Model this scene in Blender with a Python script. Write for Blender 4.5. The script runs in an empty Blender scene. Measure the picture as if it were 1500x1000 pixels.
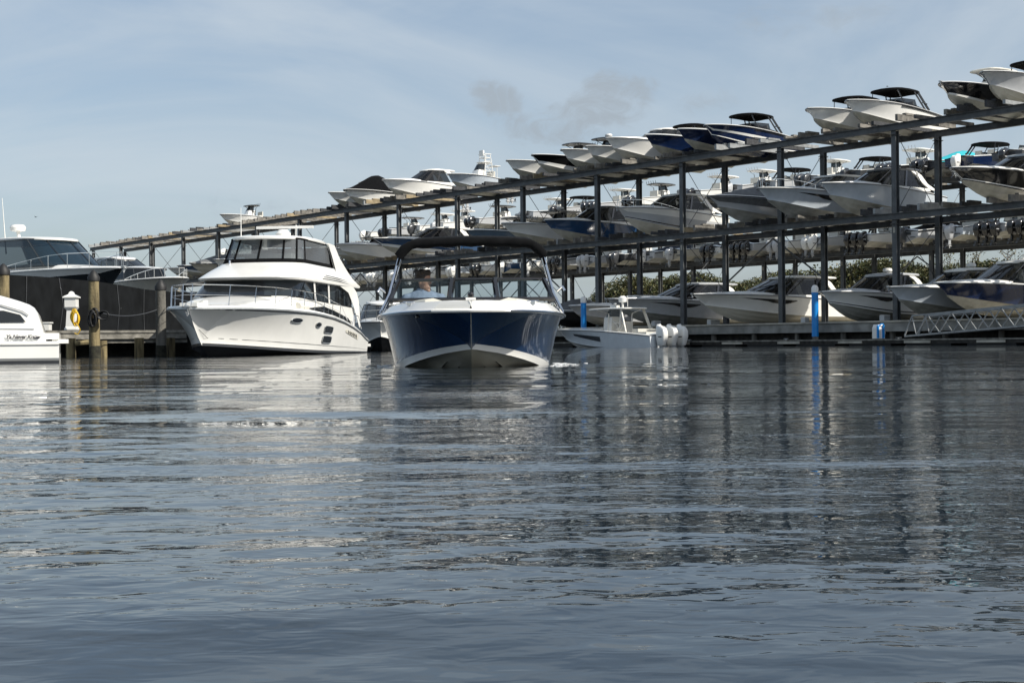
import bpy, bmesh, math, random
import numpy as np
from mathutils import Vector, Matrix, Quaternion
random.seed(7)
C = bpy.context.scene.collection
R = math.radians
# ---------------------------------------------------------------- camera
F = 2080.0; HC = 0.30; ROLL = 0.0095; HY = 502.5
cam = bpy.data.objects.new('camera', bpy.data.cameras.new('camera')); C.objects.link(cam)
cam.data.sensor_width = 36; cam.data.lens = F/1500*36
cam.data.clip_start = 0.05; cam.data.clip_end = 9000
cam.matrix_world = Matrix.Translation((0,0,HC)) @ Matrix.Rotation(R(90)+(HY-500)/F,4,'X') @ Matrix.Rotation(-ROLL,4,'Z')
bpy.context.scene.camera = cam
def at(px, py, Y):
    """world point seen at a photograph pixel, at distance Y"""
    a = (px-750)/F; b = (500-py)/F
    return Vector((Y*(a+b*ROLL), Y, HC+Y*(b-a*ROLL+(HY-500)/F)))
# ---------------------------------------------------------------- materials
MATS = {}
def mat(name, col, rough=0.5, metal=0.0, var=0.06, scale=3.0, coat=0.0, bump=0.0, bscale=30, spec=0.5, streak=0.0):
    m = bpy.data.materials.new(name); m.use_nodes = True
    nt = m.node_tree; N = nt.nodes; Lk = nt.links
    p = N['Principled BSDF']
    tc = N.new('ShaderNodeTexCoord'); mp = N.new('ShaderNodeMapping'); Lk.new(tc.outputs['Object'], mp.inputs[0])
    if streak: mp.inputs['Scale'].default_value = (1,1,0.15)
    nz = N.new('ShaderNodeTexNoise'); nz.inputs['Scale'].default_value = scale; nz.inputs['Detail'].default_value = 6
    Lk.new(mp.outputs[0], nz.inputs['Vector'])
    rp = N.new('ShaderNodeValToRGB'); rp.color_ramp.elements[0].position=.3; rp.color_ramp.elements[1].position=.7
    k0 = 1-var*2; k1 = 1+var*.6
    rp.color_ramp.elements[0].color = (col[0]*k0, col[1]*k0, col[2]*k0*(.93 if streak else 1), 1)
    rp.color_ramp.elements[1].color = (min(1,col[0]*k1), min(1,col[1]*k1), min(1,col[2]*k1), 1)
    Lk.new(nz.outputs['Fac'], rp.inputs[0]); Lk.new(rp.outputs[0], p.inputs['Base Color'])
    p.inputs['Roughness'].default_value = rough; p.inputs['Metallic'].default_value = metal
    p.inputs['Coat Weight'].default_value = coat; p.inputs['Coat Roughness'].default_value = .06
    p.inputs['Specular IOR Level'].default_value = spec
    if bump:
        n2 = N.new('ShaderNodeTexNoise'); n2.inputs['Scale'].default_value = bscale; n2.inputs['Detail'].default_value = 5
        Lk.new(tc.outputs['Object'], n2.inputs['Vector'])
        b = N.new('ShaderNodeBump'); b.inputs['Strength'].default_value = bump; b.inputs['Distance'].default_value = .02
        Lk.new(n2.outputs['Fac'], b.inputs['Height']); Lk.new(b.outputs[0], p.inputs['Normal'])
    MATS[name] = m; return m
def glassmat(name, tint, trans, rough=.03, spec=.5):
    m = bpy.data.materials.new(name); m.use_nodes = True
    nt = m.node_tree; N = nt.nodes; Lk = nt.links; N.clear()
    o = N.new('ShaderNodeOutputMaterial'); mx = N.new('ShaderNodeMixShader'); mx.inputs[0].default_value = trans
    p = N.new('ShaderNodeBsdfPrincipled'); t = N.new('ShaderNodeBsdfTransparent')
    nz = N.new('ShaderNodeTexNoise'); nz.inputs['Scale'].default_value = 2.0
    rp = N.new('ShaderNodeValToRGB'); rp.color_ramp.elements[0].color=(tint[0]*.8,tint[1]*.8,tint[2]*.8,1); rp.color_ramp.elements[1].color=(*tint,1)
    Lk.new(nz.outputs['Fac'], rp.inputs[0]); Lk.new(rp.outputs[0], p.inputs['Base Color'])
    p.inputs['Roughness'].default_value = rough; p.inputs['Specular IOR Level'].default_value=spec
    t.inputs[0].default_value = (.8,.88,.92,1)
    Lk.new(p.outputs[0], mx.inputs[1]); Lk.new(t.outputs[0], mx.inputs[2]); Lk.new(mx.outputs[0], o.inputs[0])
    MATS[name] = m; return m
mat('white', (.80,.79,.75), .22, coat=.4, var=.03, scale=1.5)
mat('cream', (.74,.71,.62), .3, coat=.2, var=.05, scale=2)
mat('bottom', (.60,.57,.49), .45, var=.16, scale=1.6, streak=1)
mat('bottomgrey', (.40,.40,.38), .5, var=.16, scale=2.2, streak=1)
mat('silver', (.46,.47,.48), .25, coat=.4, var=.04)
mat('sky_grey', (.50,.55,.60), .25, coat=.4, var=.04)
mat('palegrey', (.66,.69,.71), .25, coat=.4, var=.04)
mat('beige', (.50,.46,.38), .28, coat=.3, var=.05)
mat('navy', (.006,.016,.055), .16, coat=.25, var=.08, spec=.4)
mat('deepblue', (.010,.034,.095), .14, coat=.5, var=.12, scale=1.2)
mat('midblue', (.02,.06,.14), .14, coat=.8, var=.06)
mat('steelblue', (.13,.19,.26), .2, coat=.5, var=.06)
mat('black', (.012,.012,.013), .12, coat=.6, var=.1)
mat('charcoal', (.05,.053,.058), .3, coat=.3, var=.1)
mat('antifoul', (.008,.008,.010), .6, var=.3, scale=4)
mat('canvas', (.0045,.0048,.0055), 1.0, var=.2, scale=5, bump=.35, bscale=9, spec=.15)
mat('navycanvas', (.012,.022,.045), .85, var=.2, scale=5, bump=.5, bscale=9)
mat('greycanvas', (.14,.145,.15), .85, var=.15, scale=4, bump=.5, bscale=9)
mat('tealcanvas', (.02,.42,.48), .8, var=.1, scale=4, bump=.4, bscale=9)
mat('chrome', (.75,.76,.78), .12, metal=1, var=.03)
mat('alu', (.52,.54,.55), .4, metal=.6, var=.08, scale=8)
mat('steel', (.10,.105,.108), .5, var=.2, scale=2.5, bump=.2)
mat('galv', (.32,.33,.33), .5, metal=.3, var=.15, scale=4)
mat('wood', (.22,.205,.18), .85, var=.3, scale=3, bump=.5, bscale=20)
mat('newwood', (.34,.27,.165), .8, var=.2, scale=3, bump=.4, bscale=20)
mat('carpet', (.06,.062,.066), .95, var=.2, scale=8)
mat('pile', (.22,.175,.09), .9, var=.46, scale=7, bump=.9, bscale=14, streak=1)
mat('greypile', (.17,.16,.14), .9, var=.35, scale=5, bump=.9, bscale=14, streak=1)
mat('algae', (.035,.034,.022), .95, var=.4, scale=9, bump=1, bscale=25)
mat('dockwood', (.27,.255,.22), .9, var=.3, scale=4, bump=.6, bscale=15)
mat('darkwood_and_shade', (.045,.042,.036), .9, var=.3, scale=4, bump=.6, bscale=15)  # dark fascia timber, also the painted shade inside the dock and wharf gaps
mat('concrete', (.30,.295,.27), .85, var=.25, scale=1.2, bump=.4, bscale=8)
mat('capstone', (.46,.43,.36), .85, var=.2, scale=1.5, bump=.3, bscale=8)
mat('blueplastic', (.008,.24,.66), .35, var=.08, scale=3)
mat('yellow', (.75,.47,.02), .5, var=.1)
mat('rubber', (.012,.012,.012), .6, var=.2)
mat('screen', (.009,.010,.011), 1.0, var=.25, scale=1.5, bump=.8, bscale=3, spec=.12)
mat('foam', (.75,.77,.78), .6, var=.05)
mat('seat', (.62,.60,.54), .5, var=.06)
mat('skin', (.34,.19,.125), .5, var=.08, scale=20)
mat('hair', (.03,.018,.010), .6, var=.3, scale=40)
mat('shirt', (.20,.25,.33), .85, var=.12, scale=12, bump=.4, bscale=20)
mat('ink', (.02,.02,.03), .4, var=.1)
mat('bark', (.16,.13,.10), .9, var=.3, scale=6, bump=.8)
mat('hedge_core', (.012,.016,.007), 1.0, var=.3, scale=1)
mat('sand', (.33,.31,.26), .9, var=.2, scale=.5, bump=.3)
glassmat('tint', (.005,.006,.008), .10, spec=.3)
glassmat('blueglass', (.006,.018,.032), .22, spec=.35)
glassmat('clear', (.04,.07,.09), .88)
glassmat('vinyl', (.16,.17,.18), .42, rough=.12)
def leafmat(name, cols):
    m = bpy.data.materials.new(name); m.use_nodes = True
    nt = m.node_tree; N = nt.nodes; Lk = nt.links; p = N['Principled BSDF']
    g = N.new('ShaderNodeNewGeometry'); rp = N.new('ShaderNodeValToRGB')
    while len(rp.color_ramp.elements) < len(cols): rp.color_ramp.elements.new(.5)
    for i,c in enumerate(cols):
        rp.color_ramp.elements[i].position = i/(len(cols)-1); rp.color_ramp.elements[i].color = (*c,1)
    Lk.new(g.outputs['Random Per Island'], rp.inputs[0]); Lk.new(rp.outputs[0], p.inputs['Base Color'])
    p.inputs['Roughness'].default_value = .6
    MATS[name] = m
leafmat('leaf', [(.028,.040,.010),(.05,.062,.016),(.085,.085,.024),(.11,.088,.032)])
leafmat('dryleaf', [(.12,.10,.06),(.18,.16,.10),(.13,.14,.06)])
# ---------------------------------------------------------------- mesh builder
class MB:
    def __init__(s): s.v=[]; s.f=[]; s.m=[]
    def add(s, vs, fs, mi=0):
        o=len(s.v); s.v += [tuple(p) for p in vs]
        for f in fs: s.f.append(tuple(i+o for i in f)); s.m.append(mi)
        return s
    def box(s, c, d, mi=0, rot=None):
        c=Vector(c); vs=[]
        for x in (-.5,.5):
            for y in (-.5,.5):
                for z in (-.5,.5):
                    p=Vector((x*d[0],y*d[1],z*d[2]))
                    if rot: p = rot @ p
                    vs.append(c+p)
        return s.add(vs, [(0,1,3,2),(4,6,7,5),(0,4,5,1),(2,3,7,6),(0,2,6,4),(1,5,7,3)], mi)
    def beam(s, p, q, w, h, mi=0):
        p=Vector(p); q=Vector(q); d=q-p; L=d.length; d.normalize()
        up=Vector((0,0,1)) if abs(d.z)<.95 else Vector((0,1,0))
        sd=d.cross(up).normalized(); up=sd.cross(d).normalized()
        return s.box((p+q)/2, (L,w,h), mi, Matrix((d,sd,up)).transposed())
    def tube(s, pts, r, n=6, mi=0, closed=False):
        pts=[Vector(p) for p in pts]; rings=[]; N=len(pts)
        rr = r if isinstance(r,(list,tuple)) else [r]*N
        for i,p in enumerate(pts):
            if closed: d=pts[(i+1)%N]-pts[i-1]
            else: d=pts[min(i+1,N-1)]-pts[max(i-1,0)]
            if d.length<1e-6: d=Vector((0,0,1))
            d.normalize()
            a=Vector((0,0,1)) if abs(d.z)<.9 else Vector((0,1,0))
            e1=d.cross(a).normalized(); e2=d.cross(e1).normalized()
            rings.append([p+(e1*math.cos(2*math.pi*k/n)+e2*math.sin(2*math.pi*k/n))*rr[i] for k in range(n)])
        if closed: rings.append(rings[0])
        return s.loft(rings, True, not closed, not closed, mi)
    def loft(s, rings, closed=False, cap0=False, cap1=False, mi=0, mats=None):
        n=len(rings[0]); o=len(s.v)
        for r in rings: s.v += [tuple(p) for p in r]
        m = n if closed else n-1
        for i in range(len(rings)-1):
            for j in range(m):
                a=o+i*n+j; b=o+i*n+(j+1)%n
                s.f.append((a,b,b+n,a+n)); s.m.append(mats[j] if mats else mi)
        if cap0: s.f.append(tuple(o+j for j in range(n))); s.m.append(mi)
        if cap1: s.f.append(tuple(o+(len(rings)-1)*n+j for j in range(n))); s.m.append(mi)
        return s
    def ell(s, c, r, n=12, mi=0, rot=None):
        c=Vector(c); rings=[]
        for i in range(n//2+1):
            t=math.pi*i/(n//2); z=math.cos(t); q=max(math.sin(t),1e-3)
            ring=[]
            for k in range(n):
                p=Vector((r[0]*q*math.cos(2*math.pi*k/n), r[1]*q*math.sin(2*math.pi*k/n), r[2]*z))
                if rot: p=rot@p
                ring.append(c+p)
            rings.append(ring)
        return s.loft(rings, True, True, True, mi)
    def lathe(s, prof, c=(0,0,0), n=14, mi=0):
        c=Vector(c)
        rings=[[c+Vector((r*math.cos(2*math.pi*k/n), r*math.sin(2*math.pi*k/n), z)) for k in range(n)] for r,z in prof]
        return s.loft(rings, True, True, True, mi)
    def slab(s, x0, x1, hw0, hw1, z, th, camber=.06, tilt=0, n=28, p=4.0, mi=0, droop=0, mib=None):
        """rounded plate: x0 aft, x1 forward, half widths aft / forward"""
        cx=(x0+x1)/2; hx=(x1-x0)/2
        def P(a,k,top):
            ca=math.cos(a); sa=math.sin(a)
            x=math.copysign(abs(ca)**(2/p),ca)*k; y=math.copysign(abs(sa)**(2/p),sa)*k
            w=hw0+(hw1-hw0)*(x+1)/2
            zz=z+camber*(1-y*y)*.6+camber*(1-x*x)*.4 - droop*max(0,x)**3 + tilt*x*hx
            if not top: zz -= th*(1 if k<.97 else .75)
            elif k>.97: zz -= th*.25
            return (cx+x*hx, y*w, zz)
        A=[2*math.pi*i/n for i in range(n)]
        top=[[P(a,k,True) for a in A] for k in (.02,.5,.9,.97,1.0)]
        bot=[[P(a,k,False) for a in A] for k in (1.0,.965,.9,.5,.02)]
        s.loft(top+bot[:1], True, True, False, mi)
        return s.loft(bot, True, False, True, mi if mib is None else mib)
    def build(s, name, mats, parent=None, smooth=35, recalc=True):
        me=bpy.data.meshes.new(name); me.from_pydata(s.v, [], s.f)
        for m in (mats if isinstance(mats,(list,tuple)) else [mats]): me.materials.append(MATS[m])
        me.polygons.foreach_set('material_index', s.m)
        if recalc:
            bm=bmesh.new(); bm.from_mesh(me)
            bmesh.ops.recalc_face_normals(bm, faces=bm.faces); bm.to_mesh(me); bm.free()
        if smooth:
            me.polygons.foreach_set('use_smooth', [True]*len(me.polygons))
            me.set_sharp_from_angle(angle=R(smooth))
        me.update()
        o=bpy.data.objects.new(name, me); C.objects.link(o)
        if parent: o.parent=parent
        return o
def tag(o, label=None, cat=None, group=None, kind=None):
    if label: o['label']=label
    if cat: o['category']=cat
    if group: o['group']=group
    if kind: o['kind']=kind
    return o
def empty(name, loc, rz=0):
    o=bpy.data.objects.new(name, None); C.objects.link(o); o.location=loc; o.rotation_euler=(0,0,rz)
    o.empty_display_size=.2; return o
def plan(xr, xf, hw, nose, n=12, p=2.6, taper=1.0):
    """open outline: aft port -> round the front -> aft starboard"""
    pts=[(xr, hw*taper)]
    for i in range(n+1):
        a=math.pi/2-math.pi*i/n; c=max(0,math.cos(a)); s_=math.sin(a)
        pts.append(((xf-nose)+nose*c**(2/p), math.copysign(abs(s_)**(2/p),s_)*hw))
    pts.append((xr,-hw*taper)); return pts
def lift(o, z): return [(a[0],a[1],z(a[0]) if callable(z) else z) for a in o]
# ---------------------------------------------------------------- hull
class Hull:
    def __init__(s, L, B, Fb, Fs, wide=.75, kp=3.4, sc=.93, dead=18, flare=.8, cw=.88, sheer=None, tumble=0, chend=2.2):
        s.L,s.B,s.Fb,s.Fs=L,B,Fb,Fs; s.wide=wide; s.kp=kp; s.sc=sc; s.dead=dead; s.flare=flare; s.cw=cw; s.sheer=sheer; s.tumble=tumble; s.chend=chend
    def b(s,t):
        if t<.45: k=.93+.07*math.sin(math.pi/2*t/.45)
        else: k=max(0,1-((t-.45)/.55)**2.4)**s.wide
        return max(.0015, s.B/2*k)
    def zs(s,t):
        if s.sheer: return float(np.interp(t,[a[0] for a in s.sheer],[a[1] for a in s.sheer]))
        return s.Fs+(s.Fb-s.Fs)*(1-(1-t)**2.1)
    def zk(s,t):
        u=max(0,(t-.45)/.55); return (s.zs(1))*(u**s.kp)
    def chine(s,t):
        if t>=s.sc: return min(.004,s.b(t)*.8), s.zk(t)+.002
        u=max(0,(t-.3)/(s.sc-.3)); c=s.cw*s.B/2*.95*max(0,(1-u**s.chend))**.75
        za=s.cw*s.B/2*.95*math.tan(R(s.dead)); zf=s.zk(s.sc)
        zc=za+(zf-za)*u**1.8
        return max(.006,min(c,s.b(t)*.97)), min(max(zc,s.zk(t)+c*.12), s.zs(t)-.05)
    def side(s,t,v,sg=1,off=0):
        c,zc=s.chine(t); b=s.b(t); c2=min(c*1.04+(.02 if c>.02 else 0), max(b,c)); z=s.zs(t)
        u=max(0,(t-.4)/.6); w=c2+(b-c2)*(v**(1+s.flare*u)) + s.tumble*math.sin(math.pi*v)*(1-u)
        return Vector((s.L*t, sg*(w+off), zc+(z-zc)*v))
    def bottom(s,t,v,sg=1,off=0):
        c,zc=s.chine(t); zk=s.zk(t); return Vector((s.L*t, sg*c*v, zk+(zc-zk)*v-off))
TS=[0,.04,.1,.2,.3,.4,.5,.58,.66,.73,.79,.84,.88,.915,.945,.97,.988,1.0]
VS=[0,.07,.14,.3,.45,.6,.75,.88,1.0]
def hull_mesh(H, scheme, bottom, parent, strakes=True, name='hull'):
    """scheme: material of each of the 8 topside rows from chine to sheer"""
    names=[bottom]+sorted(set(scheme)); idx=[names.index(m) for m in scheme]
    mb=MB()
    for sg in (1,-1):
        rings=[]; TT=sorted(set(TS+[H.sc]))
        for t in TT:
            r=[H.bottom(t,0,sg),H.bottom(t,.33,sg),H.bottom(t,.36,sg,.03 if strakes and t<.8 else 0),H.bottom(t,.39,sg),
               H.bottom(t,.64,sg),H.bottom(t,.67,sg,.03 if strakes and t<.8 else 0),H.bottom(t,.7,sg),H.bottom(t,1,sg)]
            r += [H.side(t,v,sg) for v in VS]
            rings.append(r)
        kk=TT.index(H.sc); hi=[idx[4] if j<2 and idx[j]!=idx[4] and scheme[0]!='black' else idx[j] for j in range(8)]
        mb.loft(rings[:kk+1], False, False, False, 0, [0]*8+idx); mb.loft(rings[kk:], False, False, False, 0, [0]*8+hi)
    n=8+len(VS); st=rings[0]
    H0=[Vector((p[0],-p[1],p[2])) for p in st]
    mb.add(H0+st[::-1], [tuple(range(2*n))], names.index(scheme[4]))
    return mb.build(name, names, parent, smooth=32)
def strip(H, s0, s1, lo, hi, sg=1, off=.012, n=14, m=3, mb=None, mi=0):
    """a panel lying on the hull side"""
    mb = mb or MB(); rings=[]
    for i in range(n+1):
        t=s0+(s1-s0)*i/n; k=i/n; a=lo(k); b=hi(k)
        rings.append([H.side(t,a+(b-a)*j/m,sg,off) for j in range(m+1)])
    return mb.loft(rings, False, False, False, mi)
def deck_mesh(H, parent, mats=('white','seat'), cock=(.06,.55), crown=.12, cap=.05, inset=.2, floor=.55, name='deck', capin=0):
    mb=MB(); T=sorted(set(TS+[cock[0],cock[0]+.004,cock[1],cock[1]+.004]))
    for sg in (1,-1):
        rings=[]
        for t in T:
            b=H.b(t); z=H.zs(t); x=H.L*t; i=min(inset,b*.6); ci=min(capin,b*.4)
            if cock[0]<t<cock[1]+.002: q=z-floor; yin=b-i-.02
            else: q=z+cap+crown*min(1,b/(H.B/2)); yin=(b-i)*.6
            rings.append([(x,sg*b,z),(x,sg*(b+.015),z+.02),(x,sg*(b-.02-ci),z+cap),(x,sg*(b-i),z+cap+.01),(x,sg*yin,(z+cap+.008+q)/2 if q>z else q),(x,sg*yin*.5,q),(x,0,q)])
        mb.loft(rings, mats=[0,0,0,0 if True else 1,1 if False else 0,0])
    return mb.build(name, mats, parent, smooth=30)
def rubrail(H, parent, m='charcoal', r=.025):
    mb=MB(); pts=[(H.L*t, H.b(t)+.01, H.zs(t)-.01) for t in TS]
    pts += [(p[0],-p[1],p[2]) for p in pts[::-1]]
    mb.tube(pts, r, 5); return mb.build('rub_rail', m, parent)
# ---------------------------------------------------------------- outboard motor
OB={}
def outboard(col, parent, x, y, z, sc=1.0, short=1.0):
    """cowling with a lower unit and a propeller under it; x,y,z = clamp point on the transom top; points aft (-x)"""
    if col not in OB:
        mb=MB()
        rings=[]
        for z_,a,b,cx in ((-.28,.15,.11,-.25),(-.24,.22,.15,-.26),(-.05,.28,.19,-.28),(.16,.33,.215,-.30),(.40,.32,.20,-.29),(.53,.29,.175,-.27),(.575,.24,.14,-.26),(.585,.08,.05,-.25)):
            ring=[]
            for k in range(20):
                t=2*math.pi*k/20; c_=math.cos(t); s_=math.sin(t)
                ring.append((cx+a*math.copysign(abs(c_)**.42,c_), b*math.copysign(abs(s_)**.5,s_), z_+(.09*c_*min(1,(z_-.2)/.3) if z_>.2 else 0)))
            rings.append(ring)
        mb.loft(rings, True, True, True, 0)
        for s_ in (1,-1): mb.box((-.34,s_*.208,.12),(.26,.012,.05),1); 
        mb.box((-.10,0,-.08),(.22,.22,.26),1)
        cow=mb.build('outboard_motor',[col,'charcoal' if col!='black' else 'silver'])
        C.objects.unlink(cow)
        lb=MB(); rings=[]
        for z_,a,b,cx in ((-.26,.15,.075,-.26),(-.55,.13,.06,-.28),(-.80,.13,.045,-.30),(-.81,.24,.09,-.32),(-.84,.24,.09,-.32),(-.85,.13,.04,-.30),(-.98,.12,.045,-.30)):
            rings.append([(cx+a*math.cos(2*math.pi*k/12), b*math.sin(2*math.pi*k/12), z_) for k in range(12)])
        lb.loft(rings,True,True,True)
        lb.ell((-.30,0,-1.02),(.24,.06,.06),10); lb.loft([[(-.22,.008,-1.05),(-.38,.008,-1.05),(-.38,-.008,-1.05),(-.22,-.008,-1.05)],[(-.28,.004,-1.24),(-.34,.004,-1.24),(-.34,-.004,-1.24),(-.28,-.004,-1.24)]],True,True,True)
        low=lb.build('lower_unit', col if col!='white' else 'silver'); C.objects.unlink(low)
        pb=MB()
        for k in range(3):
            a=2*math.pi*k/3; rot=Matrix.Rotation(a,3,'X')
            vs=[rot@Vector(p) for p in ((-.55,-.02,.03),(-.59,.03,.03),(-.62,.09,.14),(-.58,.04,.19),(-.54,-.06,.15))]
            pb.add([v+Vector((0,0,-1.02)) for v in vs],[(0,1,2,3,4)])
        pb.tube([(-.52,0,-1.02),(-.62,0,-1.02)],[.045,.02],8)
        pr=pb.build('propeller','charcoal'); C.objects.unlink(pr)
        OB[col]=(cow,low,pr)
    c,l,p=[o.copy() for o in OB[col]]
    for o in (c,l,p): C.objects.link(o)
    c.parent=parent; l.parent=c; p.parent=c; c.location=(x,y,z); c.scale=(sc,)*3
    if short!=1: l.scale=(1,1,short); l.location.z=-.26*(1-short); p.location.z=1.02*(1-short)-.26*(1-short)
    return c
def outboards(n, col, parent, H, sc=1.0, z=None):
    sp=.56*sc
    for i in range(n): outboard(col, parent, -.06, (i-(n-1)/2)*sp, z or .74, sc, .55 if z else 1.0)
# ---------------------------------------------------------------- superstructures
def glass_band(o0, z0, o1, z1, parent, gm='tint', fm='black', idx=(), name='windshield', r=.018, closed=False, base=True):
    a=lift(o0,z0); b=lift(o1,z1); mb=MB()
    mb.loft([a,b], False); g=mb.build(name, gm, parent, smooth=60)
    fb=MB(); fb.tube(b, r, 5)
    if base: fb.tube(a, r, 5)
    for i in idx: fb.tube([a[i],b[i]], r, 5)
    fb.build('frame', fm, g); return g
def t_top(parent, H, xc, ln, w, h, top='white', leg='alu', front_glass=True, under=None, rods=True, radar=False):
    zs=H.zs(.4); z=zs+h; mb=MB()
    mb.slab(xc-ln/2, xc+ln/2, w/2, w/2*.9, z, .09, .07, p=4.5, droop=.04, mi=0, mib=1)
    t=mb.build('hard_top',[top, under or ('seat' if top!='white' else 'white')], parent)
    lb=MB(); zf=zs-.5; ww=.42
    for sg in (1,-1):
        lb.tube([(xc-ln*.18,sg*ww,zf),(xc-ln*.22,sg*(ww+.05),z-.3),(xc-ln*.34,sg*w*.38,z-.03)],.03,6)
        lb.tube([(xc+ln*.14,sg*ww,zf),(xc+ln*.06,sg*(ww+.05),z-.3),(xc+ln*.3,sg*w*.36,z-.03)],.03,6)
        lb.tube([(xc-ln*.2,sg*(ww+.03),zs+.5),(xc+ln*.1,sg*(ww+.03),zs+.55)],.02,5)
        lb.tube([(xc-ln*.2,sg*(ww+.03),zs+.1),(xc+ln*.08,sg*(ww+.03),z-.35)],.016,5)
    lb.build('top_legs', leg, parent)
    if rods:
        rb=MB()
        for k in range(5):
            y=(k-2)*w*.16; rb.tube([(xc-ln/2-.02,y,z-.1),(xc-ln/2-.12,y,z+.22)],.022,6)
        rb.build('rod_holders', leg, t)
    if radar:
        rb=MB(); rb.lathe([(.05,z+.05),(.06,z+.16),(.24,z+.18),(.27,z+.26),(.24,z+.34),(.1,z+.38)],(xc,0,0)); rb.build('radar_dome','white',t)
    return t
def console(parent, H, xc, m='white', h=.62, gl='tint'):
    zs=H.zs(.45); zf=zs-.55; mb=MB()
    rings=[[(xc+a+dx,b,z) for a,b in ((-.35,-.42),(.35,-.42),(.42,-.2),(.42,.2),(.35,.42),(-.35,.42))] for z,dx in ((zf,0),(zs+.2,0),(zs+h-.1,-.05),(zs+h,-.12))]
    mb.loft(rings,True,True,True); mb.build('console',[m],parent)
    o0=plan(xc-.25,xc+.32,.42,.25,8); o1=plan(xc-.3,xc+.02,.38,.2,8)
    glass_band(o0,zs+h-.02,o1,zs+h+.45,parent,gl,'charcoal',(),r=.012)
    sb=MB(); sb.box((xc-1.05,0,zs+.12),(.42,.95,.14)); sb.box((xc-1.2,0,zs+.35),(.1,.95,.42)); sb.box((xc-1.1,0,zs-.2),(.36,.85,.6))
    sb.build('helm_seat','seat',parent)
def cover(parent, H, m='canvas', s0=.0, s1=1.0, peak=.75, at_=.45, ribs=True, drop=.12):
    mb=MB(); T=[s0+(s1-s0)*i/22 for i in range(23)]; rings=[]
    for t in T:
        b=H.b(t)+.03; z=H.zs(t)+.02; k=math.exp(-((t-at_)/(.26 if t<at_ else .25 if at_>.5 else .17))**2); hgt=.10+peak*k; hgt*=min(1,b/(H.B/2)*1.3)
        r=[]
        for j in range(-8,9):
            y=j/8; e=1-abs(y)**1.6
            zz=z+hgt*e+.018*math.sin(t*60+j)*(1-abs(y))
            if abs(j)==8: zz=z-drop
            r.append((H.L*t,(b if abs(j)<8 else b+.012)*y,zz))
        rings.append(r)
    mb.loft(rings); return mb.build('boat_cover', m, parent, smooth=50)
def windshield(parent, H, s=.56, ln=1.5, h=.42, gm='tint', fm='charcoal', rake=.35, wk=.86, name='windshield'):
    x=H.L*s; z=H.zs(s)+.06; b=H.b(s)*wk
    o0=plan(x-ln,x,b,.55,10,2.8,1.08); o1=plan(x-ln,x-rake,b*.9,.45,10,2.8,1.08)
    return glass_band(o0,z,o1,z+h,parent,gm,fm,(1,4,6,8,11),name)
def bimini(parent, H, s=.44, ln=2.7, w=None, h=1.25, m='canvas', leg='black', tilt=.03, two=True):
    x=H.L*s; z=H.zs(s)+h; w=w or H.B*.84; mb=MB()
    mb.slab(x-ln*.42,x+ln*.58,w/2,w/2*.92,z,.13,.17,tilt,p=3.6,droop=.10); t=mb.build('canopy',m,parent)
    for sg in (1,-1):
        lb=MB(); b=H.b(s)*sg*.97; zz=H.zs(s)
        lb.beam((x-ln*.46,b,zz-.05),(x-ln*.22,sg*w*.44,z-.02),.05,.12); lb.beam((x-ln*.33,b,zz-.05),(x-ln*.08,sg*w*.45,z),.05,.08)
        lb.beam((x-ln*.40,b*.99,zz+.3),(x-ln*.25,b*.98,zz+.34),.04,.05)
        lb.build('tower_frame',leg,parent)
        if two:
            fb=MB(); fb.beam((x+ln*.28,b*.95,zz),(x+ln*.40,sg*w*.40,z-.04),.04,.06); fb.build('front_strut',leg,parent)
    return t
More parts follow.
